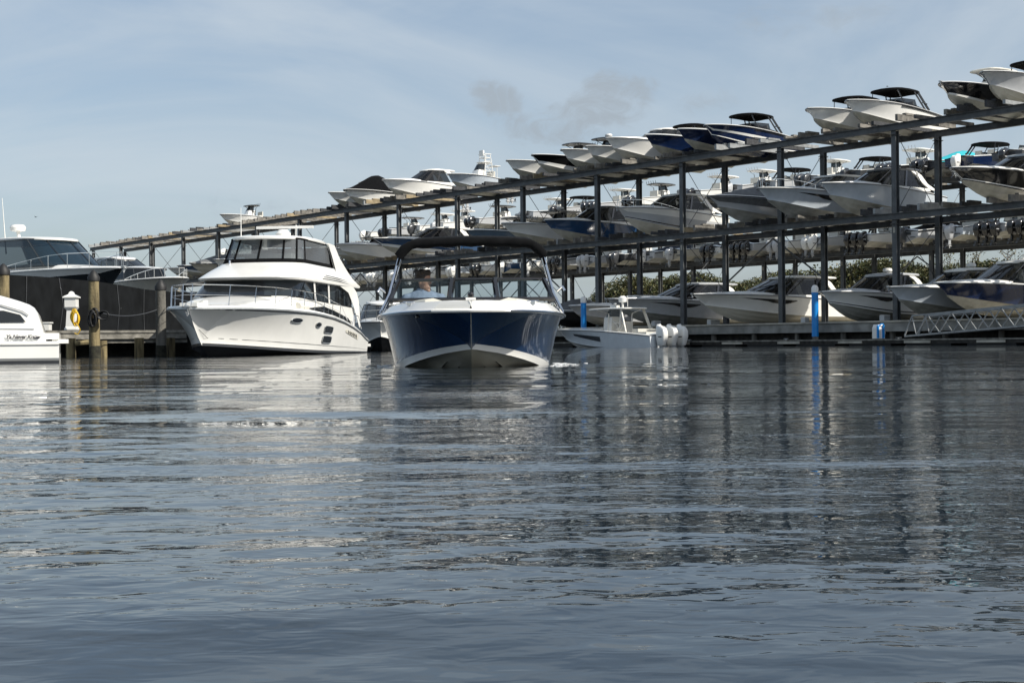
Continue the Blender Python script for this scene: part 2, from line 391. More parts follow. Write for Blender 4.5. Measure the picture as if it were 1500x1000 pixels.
def hardtop_cabin(parent, H, s0=.18, s1=.62, h=.95, top='white', gm='tint', trunk=True, tilt=0, frame='black', pillars='white', over=.25, rear_open=True):
    """raised fore deck, wraparound windshield with side windows, hard top on pillars"""
    x0=H.L*s0; x1=H.L*s1; zb=H.zs(.5); b=H.b(.5)
    if trunk:
        mb=MB(); rings=[]
        for t in np.linspace(s0,.95,14):
            w=min(b*.84,H.b(t)*.80); z=H.zs(t)+.03; k=min(1,(.96-t)/.22); hh=.05+.2*k
            rings.append([(H.L*t,w*math.cos(a)*(1 if abs(math.cos(a))<.99 else 1),z+hh*math.sin(a)**.6 if math.sin(a)>0.01 else z-.04) for a in [math.pi*j/10 for j in range(11)]])
        mb.loft(rings,False); mb.build('cabin_trunk',top if top in ('white','silver') else 'white',parent,smooth=50)
    zb+=.12
    xg=x0+(x1-x0)*.28; xt=H.L*.50; xb_=H.L*.70; nb=H.L*.16
    o0=plan(xg-.5,xb_,b*.82,nb,14,2.3); o1=plan(xg,xt,b*.68,nb*.55,14,2.5)
    g=glass_band(o0,zb,o1,zb+h,parent,gm,frame,(1,4,8,12,15),'cabin_glass',.03)
    for sg in (1,-1):
        sb=MB(); sb.add([(xg+.75,sg*b*.842,zb),(xg+.9,sg*b*.842,zb),(xg+.55,sg*b*.71,zb+h),(xg+.38,sg*b*.71,zb+h)],[(0,1,2,3)]); sb.build('window_post',frame,g,smooth=0)
    mb=MB(); mb.slab(x0-.45,xt+over*.6,b*.72,b*.62,zb+h+.10,.13,.14,tilt,p=3.0,droop=.12); t=mb.build('hard_top',top,parent)
    for sg in (1,-1):
        lb=MB()
        outer=[(xg+.05,.70,zb+h),(xg-.35,.72,zb+h*.8),(xg-.75,.80,zb+h*.35),(xg-1.3,.86,zb-.02),(xg-1.9,.92,zb-.12)]
        inner=[(xg-.45,.70,zb+h),(xg-.85,.72,zb+h*.8),(xg-1.25,.80,zb+h*.30),(xg-1.9,.88,zb-.05),(xg-2.2,.92,zb-.14)]
        lb.loft([[(a[0],sg*b*a[1],a[2]),(a[0],sg*(b*a[1]-.09),a[2]),(c_[0],sg*(b*c_[1]-.09),c_[2]),(c_[0],sg*b*c_[1],c_[2])] for a,c_ in zip(outer,inner)],True,True,True)
        lb.loft([[(xx,sg*b*.845,zb-.14),(xx,sg*b*.845,zb+.02)] for xx in (xg-1.4,xg,xb_-nb)])
        lb.build('top_pillar',pillars,parent,smooth=50)
    return t
def bow_rail(parent, H, s0=.55, h=.45, n=6, m='chrome', inset=.12):
    mb=MB(); pts=[]
    for i in range(n+1):
        t=s0+(.985-s0)*i/n; hh=h*min(1,.15+i*1.2/n*1.1) if i else .05
        pts.append((H.L*t,max(.02,H.b(t)-inset),H.zs(t)+.06+min(h,hh)))
    for p in pts[1:]: 
        for sg in (1,-1): mb.tube([(p[0],sg*p[1],H.zs(p[0]/H.L)+.04),(p[0],sg*p[1],p[2])],.014,5)
    allp=pts+[(p[0],-p[1],p[2]) for p in pts[::-1]]
    mb.tube(allp,.016,5); return mb.build('bow_rail',m,parent)
def anchor(parent,H,m='alu'):
    mb=MB(); z=H.zs(1)+.05; x=H.L
    mb.box((x-.1,0,z),(.5,.14,.04)); mb.tube([(x+.12,0,z+.03),(x+.02,0,z-.22)],.02,6)
    mb.add([(x+.02,-.12,z-.12),(x+.08,0,z-.28),(x+.02,.12,z-.12),(x-.08,0,z-.2)],[(0,1,2,3)]); mb.build('anchor',m,parent)
def tuna_tower(parent,H):
    x=H.L*.38; z=H.zs(.4); lb=MB()
    for sg in (1,-1):
        lb.tube([(x-.5,sg*.6,z-.3),(x-.35,sg*.42,z+1.35),(x-.3,sg*.34,z+1.9)],.03,6)
        lb.tube([(x+.5,sg*.6,z-.3),(x+.2,sg*.42,z+1.35),(x+.12,sg*.34,z+1.9)],.03,6)
        for k in range(6): lb.tube([(x-.42+.02*k,sg*(.52-.03*k),z+.1+k*.25),(x+.4-.05*k,sg*(.52-.03*k),z+.1+k*.25)],.016,5)
        lb.tube([(x-.4,sg*.5,z+.2),(x+.25,sg*.42,z+1.2)],.016,5)
    for k in range(5): lb.tube([(x-.42,-.5,z+.3+k*.28),(x-.42,.5,z+.3+k*.28)],.016,5)
    lb.tube([(x-.35,.4,z+1.9),(x+.25,.4,z+1.9),(x+.25,-.4,z+1.9),(x-.35,-.4,z+1.9)],.025,6,closed=True)
    lb.build('tower_frame','white',parent)
    mb=MB(); mb.slab(x-.5,x+.55,.55,.5,z+1.25,.05,.03,p=4); mb.build('hard_top','white',parent)
    mb=MB(); mb.box((x-.05,0,z+1.62),(.55,.75,.05)); mb.box((x+.25,0,z+1.95),(.12,.5,.45)); mb.build('tower_helm','white',parent)
    mb=MB(); mb.slab(x-1.35,x-.65,.45,.45,z+1.05,.05,.03,p=4); mb.tube([(x-1,.3,z-.3),(x-1,.3,z+1.0)],.02,5); mb.tube([(x-1,-.3,z-.3),(x-1,-.3,z+1.0)],.02,5); mb.build('aft_shade','white',parent)
# ---------------------------------------------------------------- generic boat
WH=['white']*8
SCH={ 'white':WH, 'navy':['navy']*8, 'black':['black']*8, 'midblue':['midblue']*8,'silver':['silver']*8,'grey':['sky_grey']*8,
 'beige':['beige']*8,'cream':['cream']*8,'steelblue':['steelblue']*8,
 'navystripe':['white','navy','navy','navy','white','navy','navy','navy'],
 'navytop':['white','white','white','midblue','midblue','midblue','midblue','midblue'],
 'blacktop':['white','white','black','black','black','black','black','black'],
 'blackstripe':['black','white','black','black','black','black','black','black'],
 'greydrape':['silver']*4+['greycanvas']*4,'blackdrape':['white']*3+['canvas']*5,
 'whiteline':['white','charcoal','white','white','white','white','white','white'],
 'silverline':['silver','black','silver','silver','silver','white','white','white'],
 'bluewhite':['white','white','midblue','midblue','midblue','midblue','white','white'] }
def boat(label, loc, ang, L=7.6, B=2.5, Fb=1.3, Fs=.95, sch='white', bottom='bottom', kind='cc', cat='boat', group=None,
         ob=0, obc='white', name=None, window=False, top='white', rail=False, ocov=None, wide=.62, radar=False, kp=3.2, draft=0, canvas='canvas', hh=None, anc=False, can='black', bf=.8, obs=1.0, trim=0, obz=None):
    nm = name or {'cc':'fishing_boat','bow':'bowrider','cover':'covered_boat','exp':'cabin_cruiser','tower':'tower_boat','low':'open_boat'}[kind]
    r=empty(nm,(loc[0],loc[1],loc[2]-draft),ang); tag(r,label,cat,group)
    if trim: r.rotation_euler=(0,trim,ang)
    H=Hull(L,B,Fb,Fs,wide=wide,kp=kp)
    hull_mesh(H,SCH[sch],bottom,r)
    deck_mesh(H,r,cock=(.06,.52 if kind!='exp' else .3))
    tb=MB(); w_=H.b(0)
    for sg in (1,-1): tb.box((-.05,sg*w_*.62,.40),(.10,w_*.34,.05))
    tb.box((-.015,0,H.zs(0)-.14),(.03,w_*.95,.22)); tb.build('transom_bracket','charcoal',r,smooth=0)
    rubrail(H,r,'charcoal' if sch not in ('navy','black') else 'alu')
    if window:
        for sg in (1,-1):
            mb=strip(H,.50,.86,lambda k:min(.80-.02*k-.004,.50+.28*k**1.2+.26*max(0,(.22-k)/.22)**1.3+(.05 if .38<k else 0)*min(1,(k-.38)/.08)),lambda k:.80-.02*k,sg,.02,26); mb.build('hull_window','black',r)
    if kind=='cc':
        console(r,H,L*.48); t_top(r,H,L*.45,hh[1] if hh else L*.3,B*.72,hh[0] if hh else 1.2,top,'alu' if top!='black' else 'black',radar=radar,under='charcoal' if top=='black' else None)
    elif kind=='bow':
        windshield(r,H,.60,1.6,.34,fm=can)
        bimini(r,H,.42,2.7,h=hh[0] if hh else .9,m=canvas,leg=can)
        sb=MB(); 
        for sg in (1,-1): sb.box((L*.40,sg*.5,H.zs(.4)+.02),(.5,.5,.5)); sb.box((L*.36,sg*.5,H.zs(.4)+.3),(.12,.5,.3))
        sb.build('seat','seat',r)
    elif kind=='low':
        windshield(r,H,.58,1.4,.36); sb=MB(); sb.box((L*.38,0,H.zs(.4)+.0),(.6,1.5,.5)); sb.build('seat','seat',r)
    elif kind=='cover': cover(r,H,canvas,0,1,peak=hh[0] if hh else .7,at_=.56)
    elif kind=='exp':
        hardtop_cabin(r,H,top=top,h=hh[0] if hh else .95,pillars='white' if top!='black' else 'black')
        if radar:
            rb=MB(); z=H.zs(.5)+1.15+.08; rb.lathe([(.05,z),(.06,z+.1),(.24,z+.12),(.27,z+.2),(.22,z+.3),(.08,z+.33)],(L*.36,0,0)); rb.build('radar_dome','white',r)
    elif kind=='tower': tuna_tower(r,H); console(r,H,L*.48)
    if ocov: cover(r,H,ocov,.0,.58,peak=.42,at_=.42)
    if rail: bow_rail(r,H)
    if anc: anchor(r,H)
    if ob: outboards(ob,obc,r,H,obs,obz)
    return r
# ---------------------------------------------------------------- rack frame: u runs along the rack away from us, v across it away from us
PHI=math.atan(1620/F); SU,CU=math.sin(PHI),math.cos(PHI)
Z0=76.0; X0=563.9/F*Z0
BAY=.0833*Z0/CU; WD=3.8; GZ=1.26; L2B,L2T=6.70,7.05; L3B,L3T=11.46,11.82
def rk(u,v,z=0): return Vector((X0-SU*u+CU*v, Z0+CU*u+SU*v, z))
def px(u,v,z):
    p=rk(u,v,z); a=p.x/p.y; b=(p.z-HC)/p.y; return 750+F*(a-b*ROLL)
def solve_u(pxv, v, z):
    lo,hi=-25,400
    for _ in range(60):
        m=(lo+hi)/2
        if px(m,v,z)>pxv: lo=m
        else: hi=m
    return lo
ANG_OUT=math.atan2(-SU,-CU)      # bow towards the water
ANG_IN=math.atan2(SU,CU)         # stern towards the water
def rack_boat(label,bowx,L,z,vc=WD/2,sternx=None,dz=.02,Fb=1.2,**k):
    k.setdefault('Fs',Fb*.70)
    if sternx:
        best=None
        for LL in np.arange(4.5,17,.1):
            u=solve_u(bowx,vc-LL/2,z+1.4); e=abs(px(u,vc+LL/2,z+1)-sternx)
            if best is None or e<best[0]: best=(e,LL,u)
        L=best[1]; u=best[2]
        print('len',label[:40],round(L,1),round(u,1))
    else: u=solve_u(bowx,vc-L/2,z+1.4)
    p=rk(u,vc+L/2,z+dz)
    return boat(label,p,ANG_OUT,L=L,Fb=Fb,**k)
# ================================================================ the boats on the near rack, top shelf
TOPG='boats on the top shelf of the near rack'; MIDG='boats on the middle shelf of the near rack'; LOWG='cruisers on the ground under the near rack'
T=L3T
rack_boat('small white fishing boat with black top alone near the left end of the top shelf',322,6.6,T,vc=2.3,dz=-.10,sternx=405,Fb=1.29,B=2.3,kind='cc',top='black',group=TOPG,ob=1,obc='black',hh=(1.15,1.2))
rack_boat('low white boat tucked left of the black covered one on the top shelf',481,7.4,T,vc=2.3,dz=-.10,Fb=1.44,kind='cc',group=TOPG,top='white',hh=(1.3,1.6))
rack_boat('white hull under a tall black tent cover on the top shelf',503,7.6,T,vc=2.3,dz=-.10,Fb=1.44,kind='cover',group=TOPG,hh=(1.35,))
rack_boat('white boat with hardtop just right of the black covered boat, top shelf',560,8.4,T,vc=2.3,dz=-.10,sternx=676,B=2.6,Fb=1.66,kind='exp',group=TOPG,sch='white',ob=2)
rack_boat('white fishing boat carrying a tall white tuna tower on the top shelf',656,7.6,T,vc=2.3,dz=-.10,Fb=1.44,sternx=742,kind='tower',sch='grey',group=TOPG,ob=2)
rack_boat('white bare hull at the left of the long row of boats on the top shelf',742,7.4,T,vc=2.3,dz=-.10,Fb=1.51,kind='low',group=TOPG,bottom='bottom')
rack_boat('boat with black hull sides, second of the long row on the top shelf',779,7.8,T,vc=2.3,dz=-.10,Fb=1.55,kind='cc',sch='blackdrape',top='black',group=TOPG,ocov='canvas')
rack_boat('white center console with black hardtop and dome right of the black hulled boat, top shelf',822,7.8,T,vc=2.3,dz=-.10,Fb=1.55,kind='cc',top='black',group=TOPG,radar=True)
rack_boat('white boat with dark canopy wedged behind the tallest white hull, top shelf',858,7.6,T,vc=2.3,dz=-.10,Fb=1.51,kind='bow',group=TOPG)
rack_boat('large plain white hull with white framed hardtop, top shelf middle',888,8.6,T,vc=2.3,dz=-.10,Fb=1.70,B=2.6,kind='exp',group=TOPG,hh=(.85,))
rack_boat('navy boat with white bottom and black bimini, leftmost of three navy hulls, top shelf',945,7.8,T,vc=2.3,dz=-.10,Fb=1.55,kind='bow',sch='navy',group=TOPG,hh=(1.0,))
rack_boat('navy boat with pale bottom squeezed between two other navy boats on the top shelf',993,7.8,T,vc=2.3,dz=-.10,Fb=1.55,kind='low',sch='navy',bottom='bottom',group=TOPG,ocov='canvas')
rack_boat('navy boat with long white stripe and high black canopy, top shelf',1033,7.9,T,vc=2.3,dz=-.10,Fb=1.55,sternx=1152,kind='bow',sch='navystripe',bottom='navy',group=TOPG,hh=(1.0,),ocov='canvas')
rack_boat('white bowrider with black bimini, left of the pair standing apart on the top shelf',1183,7.6,T,vc=2.3,dz=-.10,Fb=1.44,kind='bow',group=TOPG,hh=(1.0,),ocov='canvas')
rack_boat('white bowrider with black bimini, right of the pair standing apart on the top shelf',1241,8,T,vc=2.3,dz=-.10,Fb=1.51,sternx=1365,kind='bow',group=TOPG,hh=(1.0,),ocov='canvas')
rack_boat('boat with black sides and cream hardtop near the right edge, top shelf',1379,8.2,T,vc=2.3,dz=-.10,Fb=1.51,kind='cc',sch='blacktop',group=TOPG,top='cream',anc=True)
rack_boat('silver grey boat with dark canopy at the right edge of the top shelf',1440,8.4,T,vc=2.3,dz=-.10,Fb=1.66,kind='bow',sch='silver',group=TOPG,hh=(1.0,))
# middle shelf
T=L2T
rack_boat('small white boat leftmost on the middle shelf beside the yacht',246,7.6,T,Fb=1.16,kind='low',group=MIDG,bottom='bottom')
rack_boat('boat with navy band and white bottom, second from left on the middle shelf',259,8,T,Fb=1.29,kind='low',sch='navytop',group=MIDG)
rack_boat('pale hull under a dark grey cover behind the yacht flybridge, middle shelf',277,8.6,T,Fb=1.38,kind='cover',sch='beige',canvas='greycanvas',group=MIDG,hh=(.9,))
rack_boat('white hull half hidden behind the yacht flybridge on the middle shelf',312,8.4,T,Fb=1.46,kind='low',group=MIDG)
rack_boat('white boat under a black top just right of the yacht arch, middle shelf',484,8.0,T,Fb=1.25,kind='cc',top='black',group=MIDG)
rack_boat('white hull with flat white foredeck right of the yacht, middle shelf',492,9.0,T,Fb=1.50,kind='exp',group=MIDG,hh=(.6,))
rack_boat('white boat with thin blue band and black windscreen above the black bimini, middle shelf',547,10.5,T,Fb=1.50,B=2.9,kind='exp',sch='navytop',group=MIDG)
rack_boat('boat with steel blue sides and grey bottom behind the bimini, middle shelf',684,8.6,T,Fb=1.42,kind='cc',sch='steelblue',bottom='bottomgrey',top='black',group=MIDG,radar=True)
rack_boat('white fishing boat with wide black hardtop left of the long blue boat, middle shelf',735,9.6,T,Fb=1.55,B=2.8,kind='cc',top='black',group=MIDG,radar=True)
rack_boat('long medium blue boat with white bottom and raised black canopy, middle shelf',797,9,T,Fb=1.50,Fs=1.2,B=2.8,sternx=932,kind='exp',sch='midblue',bottom='bottom',group=MIDG,top='charcoal')
rack_boat('big pale grey express boat with rail and tinted windscreen, middle shelf centre',905,10,T,Fb=1.72,Fs=1.35,B=3.0,sternx=1047,kind='exp',sch='silverline',group=MIDG,rail=True,anc=True,radar=True,bottom='bottom')
rack_boat('dark grey covered hull with broad grey bottom, middle shelf',1037,11.0,T,Fb=1.63,B=3.0,kind='cover',sch='greydrape',bottom='bottomgrey',canvas='greycanvas',group=MIDG,hh=(.75,))
rack_boat('white cruiser with black wedge window in its bow, middle shelf right',1111,10.8,T,Fb=1.72,B=3.1,kind='exp',sch='grey',window=True,group=MIDG,bottom='bottomgrey',rail=True)
rack_boat('long pale grey boat with dark hardtop, right half of the middle shelf',1204,11,T,Fb=1.68,Fs=1.3,B=3.1,sternx=1357,kind='exp',sch='grey',top='charcoal',group=MIDG,bottom='bottom')
rack_boat('black hulled cruiser with pale bottom at the right edge of the middle shelf',1395,11,T,Fb=1.55,B=3.0,kind='exp',sch='blackstripe',top='sky_grey',group=MIDG,bottom='bottom',radar=True)
# on the ground
T=GZ-.02
rack_boat('dark hulled runabout low behind the blue bowrider, on the ground',790,8.5,T,Fb=1.23,kind='cover',sch='black',canvas='greycanvas',group=LOWG,bottom='antifoul',hh=(.8,))
rack_boat('charcoal hull with bright white rail behind the short blue pile',833,9.5,T,Fb=1.43,kind='exp',sch='silver',group=LOWG,bottom='bottomgrey',hh=(.55,))
rack_boat('large grey white cruiser with long black side window and dark glass roof on the ground',889,12,T,vc=2.6,Fb=1.72,Fs=1.3,B=3.5,sternx=1100,kind='exp',sch='silver',window=True,group=LOWG,top='silver',bottom='bottomgrey',anc=True)
rack_boat('large white cruiser with black side window and white hardtop left of the tall blue pile',1015,13,T,vc=3.0,Fb=1.76,Fs=1.3,B=3.6,sternx=1245,kind='exp',sch='white',window=True,group=LOWG,bottom='cream',rail=False,anc=True,hh=(1.05,))
rack_boat('white cruiser with short black hull window right of the tall blue pile',1204,10.5,T,Fb=1.64,Fs=1.15,B=3.2,sternx=1352,kind='exp',sch='whiteline',window=True,group=LOWG,bottom='bottomgrey',radar=True,top='silver')
rack_boat('grey boat with light hardtop between the white cruiser and the navy boat on the ground',1303,11,T,Fb=1.68,Fs=1.15,B=3.1,kind='exp',sch='grey',group=LOWG,bottom='bottomgrey',radar=True,anc=True)
rack_boat('navy hulled cruiser with bright white deck and tall hardtop above the gangway',1372,12,T,dz=.15,vc=2.4,Fb=1.68,Fs=1.3,B=3.3,kind='exp',sch='navy',group=LOWG,bottom='bottom',radar=True,hh=(1.1,))
# ================================================================ far rack, sterns to the water
V2=24.1; FG2='boats stored stern out on the middle shelf of the far rack'; FG3='boats stored stern out on the top shelf of the far rack'
ORD=['first','second','third','fourth','fifth','sixth','seventh','eighth','ninth','tenth','eleventh','twelfth','thirteenth','fourteenth','fifteenth','sixteenth','seventeenth','eighteenth','nineteenth','twentieth','twenty-first','twenty-second','twenty-third','twenty-fourth','twenty-fifth']
far2=[(1500,'silver','cover','canvas',3,'black'),(1450,'silver','bow','canvas',3,'black'),(1390,'grey','low','canvas',2,'silver'),(1325,'silver','cover','canvas',1,'charcoal'),
 (1258,'white','bow','canvas',3,'black'),(1190,'silver','cc','white',2,'white'),(1138,'white','cc','black',2,'silver'),(1088,'silver','cc','white',3,'black'),
 (1040,'white','cover','canvas',2,'black'),(985,'beige','low','canvas',1,'silver'),(945,'silver','cover','navycanvas',1,'white'),(902,'charcoal','cc','black',2,'charcoal'),(858,'silver','cc','white',2,'silver'),
 (815,'silver','cover','canvas',2,'black'),(775,'white','bow','canvas',2,'white'),(738,'midblue','low','canvas',1,'white'),(700,'white','cc','black',2,'black'),(665,'grey','cc','white',2,'white'),(632,'white','cover','canvas',3,'white'),
 (602,'white','cc','white',2,'white'),(574,'silver','bow','canvas',3,'white'),(548,'white','cc','white',3,'white'),(522,'white','cc','white',3,'white'),(498,'white','low','canvas',2,'white')]
SCH['palegrey']=['palegrey']*8; SCH['charcoal']=['charcoal']*8
num={1:'one',2:'two',3:'three'}
def cname(c): return {'canvas':'black','tealcanvas':'teal','navycanvas':'navy','white':'white','black':'black'}.get(c,c)
def farboat(i,e,T,shelf,grp,vs):
    x,sc,kd,tp,n,oc=e; L=7.6+random.random()*1.6
    u=solve_u(x,vs,T+1.2); p=rk(u,vs,T+.1)
    extra={'cover':f'{cname(tp)} cover','bow':'black bimini','cc':f'{cname(tp)} top','low':'low windscreen'}[kd]
    hn={'midblue':'blue','silver':'grey','grey':'pale'}.get(sc,sc); en={'silver':'grey','charcoal':'dark'}.get(oc,oc)
    lab=f"{hn} hull, {extra}, {num[n]} {en} outboard{'s' if n>1 else ''}, {ORD[i]} from right, far rack {shelf} shelf"
    k={}
    if kd=='cc': k['top']=tp
    if kd=='cover': k['canvas']=tp
    return boat(lab,p,ANG_IN,L=L,B=2.5,Fb=1.3,Fs=.82,obz=.34,sch=sc,kind=kd,bottom=random.choice(['bottom','bottomgrey']),group=grp,ob=n,obc=oc,obs=1.15,**k)
for i,e in enumerate(far2): farboat(i,e,L2T,'middle',FG2,V2-2.6)
far3=[(1475,'charcoal','low','canvas',1,'black'),(1405,'navy','bow','navycanvas',1,'white'),(1352,'charcoal','cover','tealcanvas',2,'black'),(1300,'black','cc','white',2,'black'),(1242,'charcoal','bow','canvas',1,'black'),
 (1180,'silver','cc','white',2,'charcoal'),(1120,'silver','bow','canvas',1,'black'),(1072,'silver','cc','white',1,'silver'),(1012,'white','cc','white',2,'black'),(925,'white','cc','black',2,'black'),(868,'silver','cc','white',3,'black'),
 (815,'silver','bow','canvas',1,'black'),(770,'silver','cc','white',1,'silver'),(692,'silver','cc','black',2,'black'),(640,'white','cc','white',1,'silver'),(606,'white','exp','white',1,'charcoal'),(565,'silver','cc','black',2,'black'),(535,'white','low','canvas',1,'white'),(330,'white','cc','white',1,'white')]
for i,e in enumerate(far3):
    if e[2]=='exp': e=(e[0],e[1],'cc','white',e[4],e[5])
    farboat(i,e,L3T,'top',FG3,V2-2.6).rotation_euler[2]+=0
# ================================================================ racks
def rack(name,label,v0,kmin,kmax,levels,phase,group,extra_strut):
    r=empty(name,rk(0,v0,GZ)); tag(r,label,'boat rack',group)
    off=Vector(r.location)
    def P(u,v,z): return rk(u,v,z)-off
    for k in range(kmin,kmax+1):
        u=k*BAY+phase
        for v in (v0,v0+WD):
            mb=MB(); ht=levels[-1][0]; a=P(u,v,GZ); b=P(u,v,ht)
            # wide flange section
            du=(P(1,v,0)-P(0,v,0)); dv=(P(0,v+1,0)-P(0,v,0))
            for (su,sv,cu,cv) in ((.30,.03,0,.13),(.30,.03,0,-.13),(.03,.23,0,0)):
                vs=[]
                for z in (a.z,b.z):
                    for (i,j) in ((-1,-1),(1,-1),(1,1),(-1,1)):
                        q=a+du*(cu+i*su/2)+dv*(cv+j*sv/2); vs.append((q.x,q.y,z))
                mb.add(vs,[(0,1,2,3),(4,5,6,7),(0,1,5,4),(1,2,6,5),(2,3,7,6),(3,0,4,7)])
            mb.box(a+Vector((0,0,.02)),(.55,.55,.04))
            for (lb_,lt_) in levels:
                for zz_ in (lb_-.22,):
                    for q in (-.16,.16): mb.box(a+dv*q+Vector((0,0,zz_-GZ)),(.34,.34,.02))
            mb.build('column','steel',r,smooth=0)
            if v==v0 and k<9:
                pb=MB(); q=P(u,v0-.155,levels[0][0]-.55); pb.beam(q-du*.07,q+du*.07,.012,.30); pb.build('column_plate','capstone',r,smooth=0)
        mb=MB()
        zz=[GZ]+[l[0] for l in levels]
        for i in range(len(zz)-1):
            z0=zz[i]+(.5 if i else .6); z1=zz[i+1]-.15
            if i==0 and not extra_strut: z0=z1-3.0
            mb.tube([P(u,v0+.16,z0),P(u,v0+WD-.16,z1)],.025,4); mb.tube([P(u,v0+.16,z1),P(u,v0+WD-.16,z0)],.025,4)
        if extra_strut: mb.beam(P(u,v0+.16,3.9),P(u,v0+WD-.16,3.9),.1,.12)
        mb.build('cross_brace','steel',r,smooth=0)
    u0=kmin*BAY+phase-.6; u1=kmax*BAY+phase+.6
    for (zb,zt) in levels:
        for v in (v0-.16,v0+WD+.16):
            mb=MB(); h=zt-zb
            mb.beam(P(u0,v,zb+h-.02),P(u1,v,zb+h-.02),.26,.036); mb.beam(P(u0,v,zb+.02),P(u1,v,zb+.02),.26,.036); mb.beam(P(u0,v,zb+h/2),P(u1,v,zb+h/2),.03,h-.07)
            mb.build('beam','steel',r,smooth=0)
    # longitudinal bracing every third bay
    for k in range(kmin,kmax):
        if (k-kmin)%3==1:
            for v in (v0+WD,):
                mb=MB(); ua=k*BAY+phase+.2; ub=ua+BAY-.4; m=(ua+ub)/2
                for (zb,zl) in ((levels[0][0]-2.6,levels[0][0]-.1),):
                    mb.beam(P(m,v,zl),P(ua,v,zb),.08,.08); mb.beam(P(m,v,zl),P(ub,v,zb),.08,.08)
                mb.build('knee_brace','steel',r,smooth=0)
    # bunks carrying the boats
    items=[]
    for li,(zb,zt) in enumerate(levels):
        for k in range(kmin,kmax):
            for j in range(6):
                slot=j//2; u=k*BAY+phase+BAY*(slot+.5)/3+(.52 if j%2 else -.52)
                jit=random.uniform(-.25,.25); mt=random.choices(['wood','carpet','galv','newwood'],[5,4 if k<9 else 1,1.6,.8 if k>4 else .5])[0]
                items.append((u,zt,jit,mt))
    items.sort(key=lambda a:a[0]-(100 if a[1]>9 else 0))
    rest=MB(); rm=['wood','carpet','galv','newwood']
    for i,(u,zt,jit,mt) in enumerate(items):
        mb=MB() if i<100 else rest
        h=random.choice((.2,.28,.34)); a=P(u,v0-.75+jit,zt+h/2+.003); b=P(u,v0+WD+.6+jit,zt+h/2+.003)
        mi=0 if i<100 else rm.index(mt)
        mb.beam(a,b,.16,h,mi)
        if random.random()<.6: mb.beam(P(u,v0-.1+jit,zt+h+.06),P(u,v0+.9+jit,zt+h+.06),.22,.11,mi)
        if i<100: mb.build('bunk',mt,r,smooth=0)
    o=rest.build('bunk',rm,r,smooth=0); o['kind']='stuff'
    return r
rack('boat_rack','tall dark grey steel boat storage rack with full shelves standing along the wharf edge',0,-3,14,[(L2B,L2T),(L3B,L3T)],0,None,False)
rack('boat_rack','dark steel storage rack farther inland with struts and boats stored stern out',V2,-5,13,[(L2B,L2T),(L3B,L3T)],-.13*BAY,None,True)
# ================================================================ wharf, floating dock, gangway
def prism_uv(us,vs,z0,z1,mb,mi=0,off=Vector((0,0,0))):
    p=[rk(us[0],vs[0]),rk(us[1],vs[0]),rk(us[1],vs[1]),rk(us[0],vs[1])]
    V=[(q.x-off.x,q.y-off.y,z-off.z) for z in (z0,z1) for q in p]
    mb.add(V,[(0,1,2,3),(4,5,6,7),(0,1,5,4),(1,2,6,5),(2,3,7,6),(3,0,4,7)],mi)
mb=MB(); prism_uv((-60,260),(-1.3,400),-1,GZ,mb); g=mb.build('ground','sand',smooth=0); tag(g,kind='structure')
w=empty('wharf',rk(0,-1.6,0)); tag(w,'concrete wharf edge with pale cap and dark gap above the water','wharf'); wo=Vector(w.location)
mb=MB(); prism_uv((-60,150),(-2.3,-1.32),.72,GZ-.06,mb,0,wo); mb.build('edge_beam','concrete',w,smooth=0)
mb=MB(); prism_uv((-60,150),(-2.38,-1.2),GZ-.055,GZ+.03,mb,0,wo); mb.build('cap','capstone',w,smooth=0)
mb=MB(); prism_uv((-60,150),(-1.6,-1.33),-.9,.715,mb,0,wo); mb.build('back_wall','darkwood_and_shade',w,smooth=0)  # recessed wall coloured dark to paint the shade of the void below
for i in range(34):
    u=-30+i*3.2; mb=MB(); q=rk(u,-1.95)-wo; mb.lathe([(.16,-.9),(.16,.71)],(q.x,q.y,0),10); mb.build('pile','greypile',w)
d=empty('floating_dock',rk(0,-4,0)); tag(d,'long low floating dock with dark fender edge and pale float panels','dock'); do=Vector(d.location)
mb=MB(); prism_uv((-40,60),(-4.6,-3.0),.26,.33,mb,0,do); mb.build('dock_deck','dockwood',d,smooth=0)
mb=MB(); prism_uv((-40,60),(-4.56,-3.05),.10,.257,mb,0,do); mb.build('fascia','darkwood_and_shade',d,smooth=0)
for i in range(22):
    u=-30+i*4.1; mb=MB(); prism_uv((u,u+1.5),(-4.64,-4.565),.12,.24,mb,0,do); mb.build('bumper','capstone',d,smooth=0)
for i in range(24):
    u=-31+i*3.5; mb=MB(); prism_uv((u,u+2.6),(-4.5,-3.1),-.25,.098,mb,0,do); mb.build('float','rubber',d,smooth=0)
for i in range(9):
    u=-18+i*7.3; mb=MB(); q=rk(u,-4.4,.345)-do; dd=(rk(1,0)-rk(0,0)); mb.tube([q-dd*.16+Vector((0,0,.05)),q+dd*.16+Vector((0,0,.05))],.018,6); mb.box(q+Vector((0,0,.02)),(.08,.08,.05)); mb.build('cleat','galv',d)
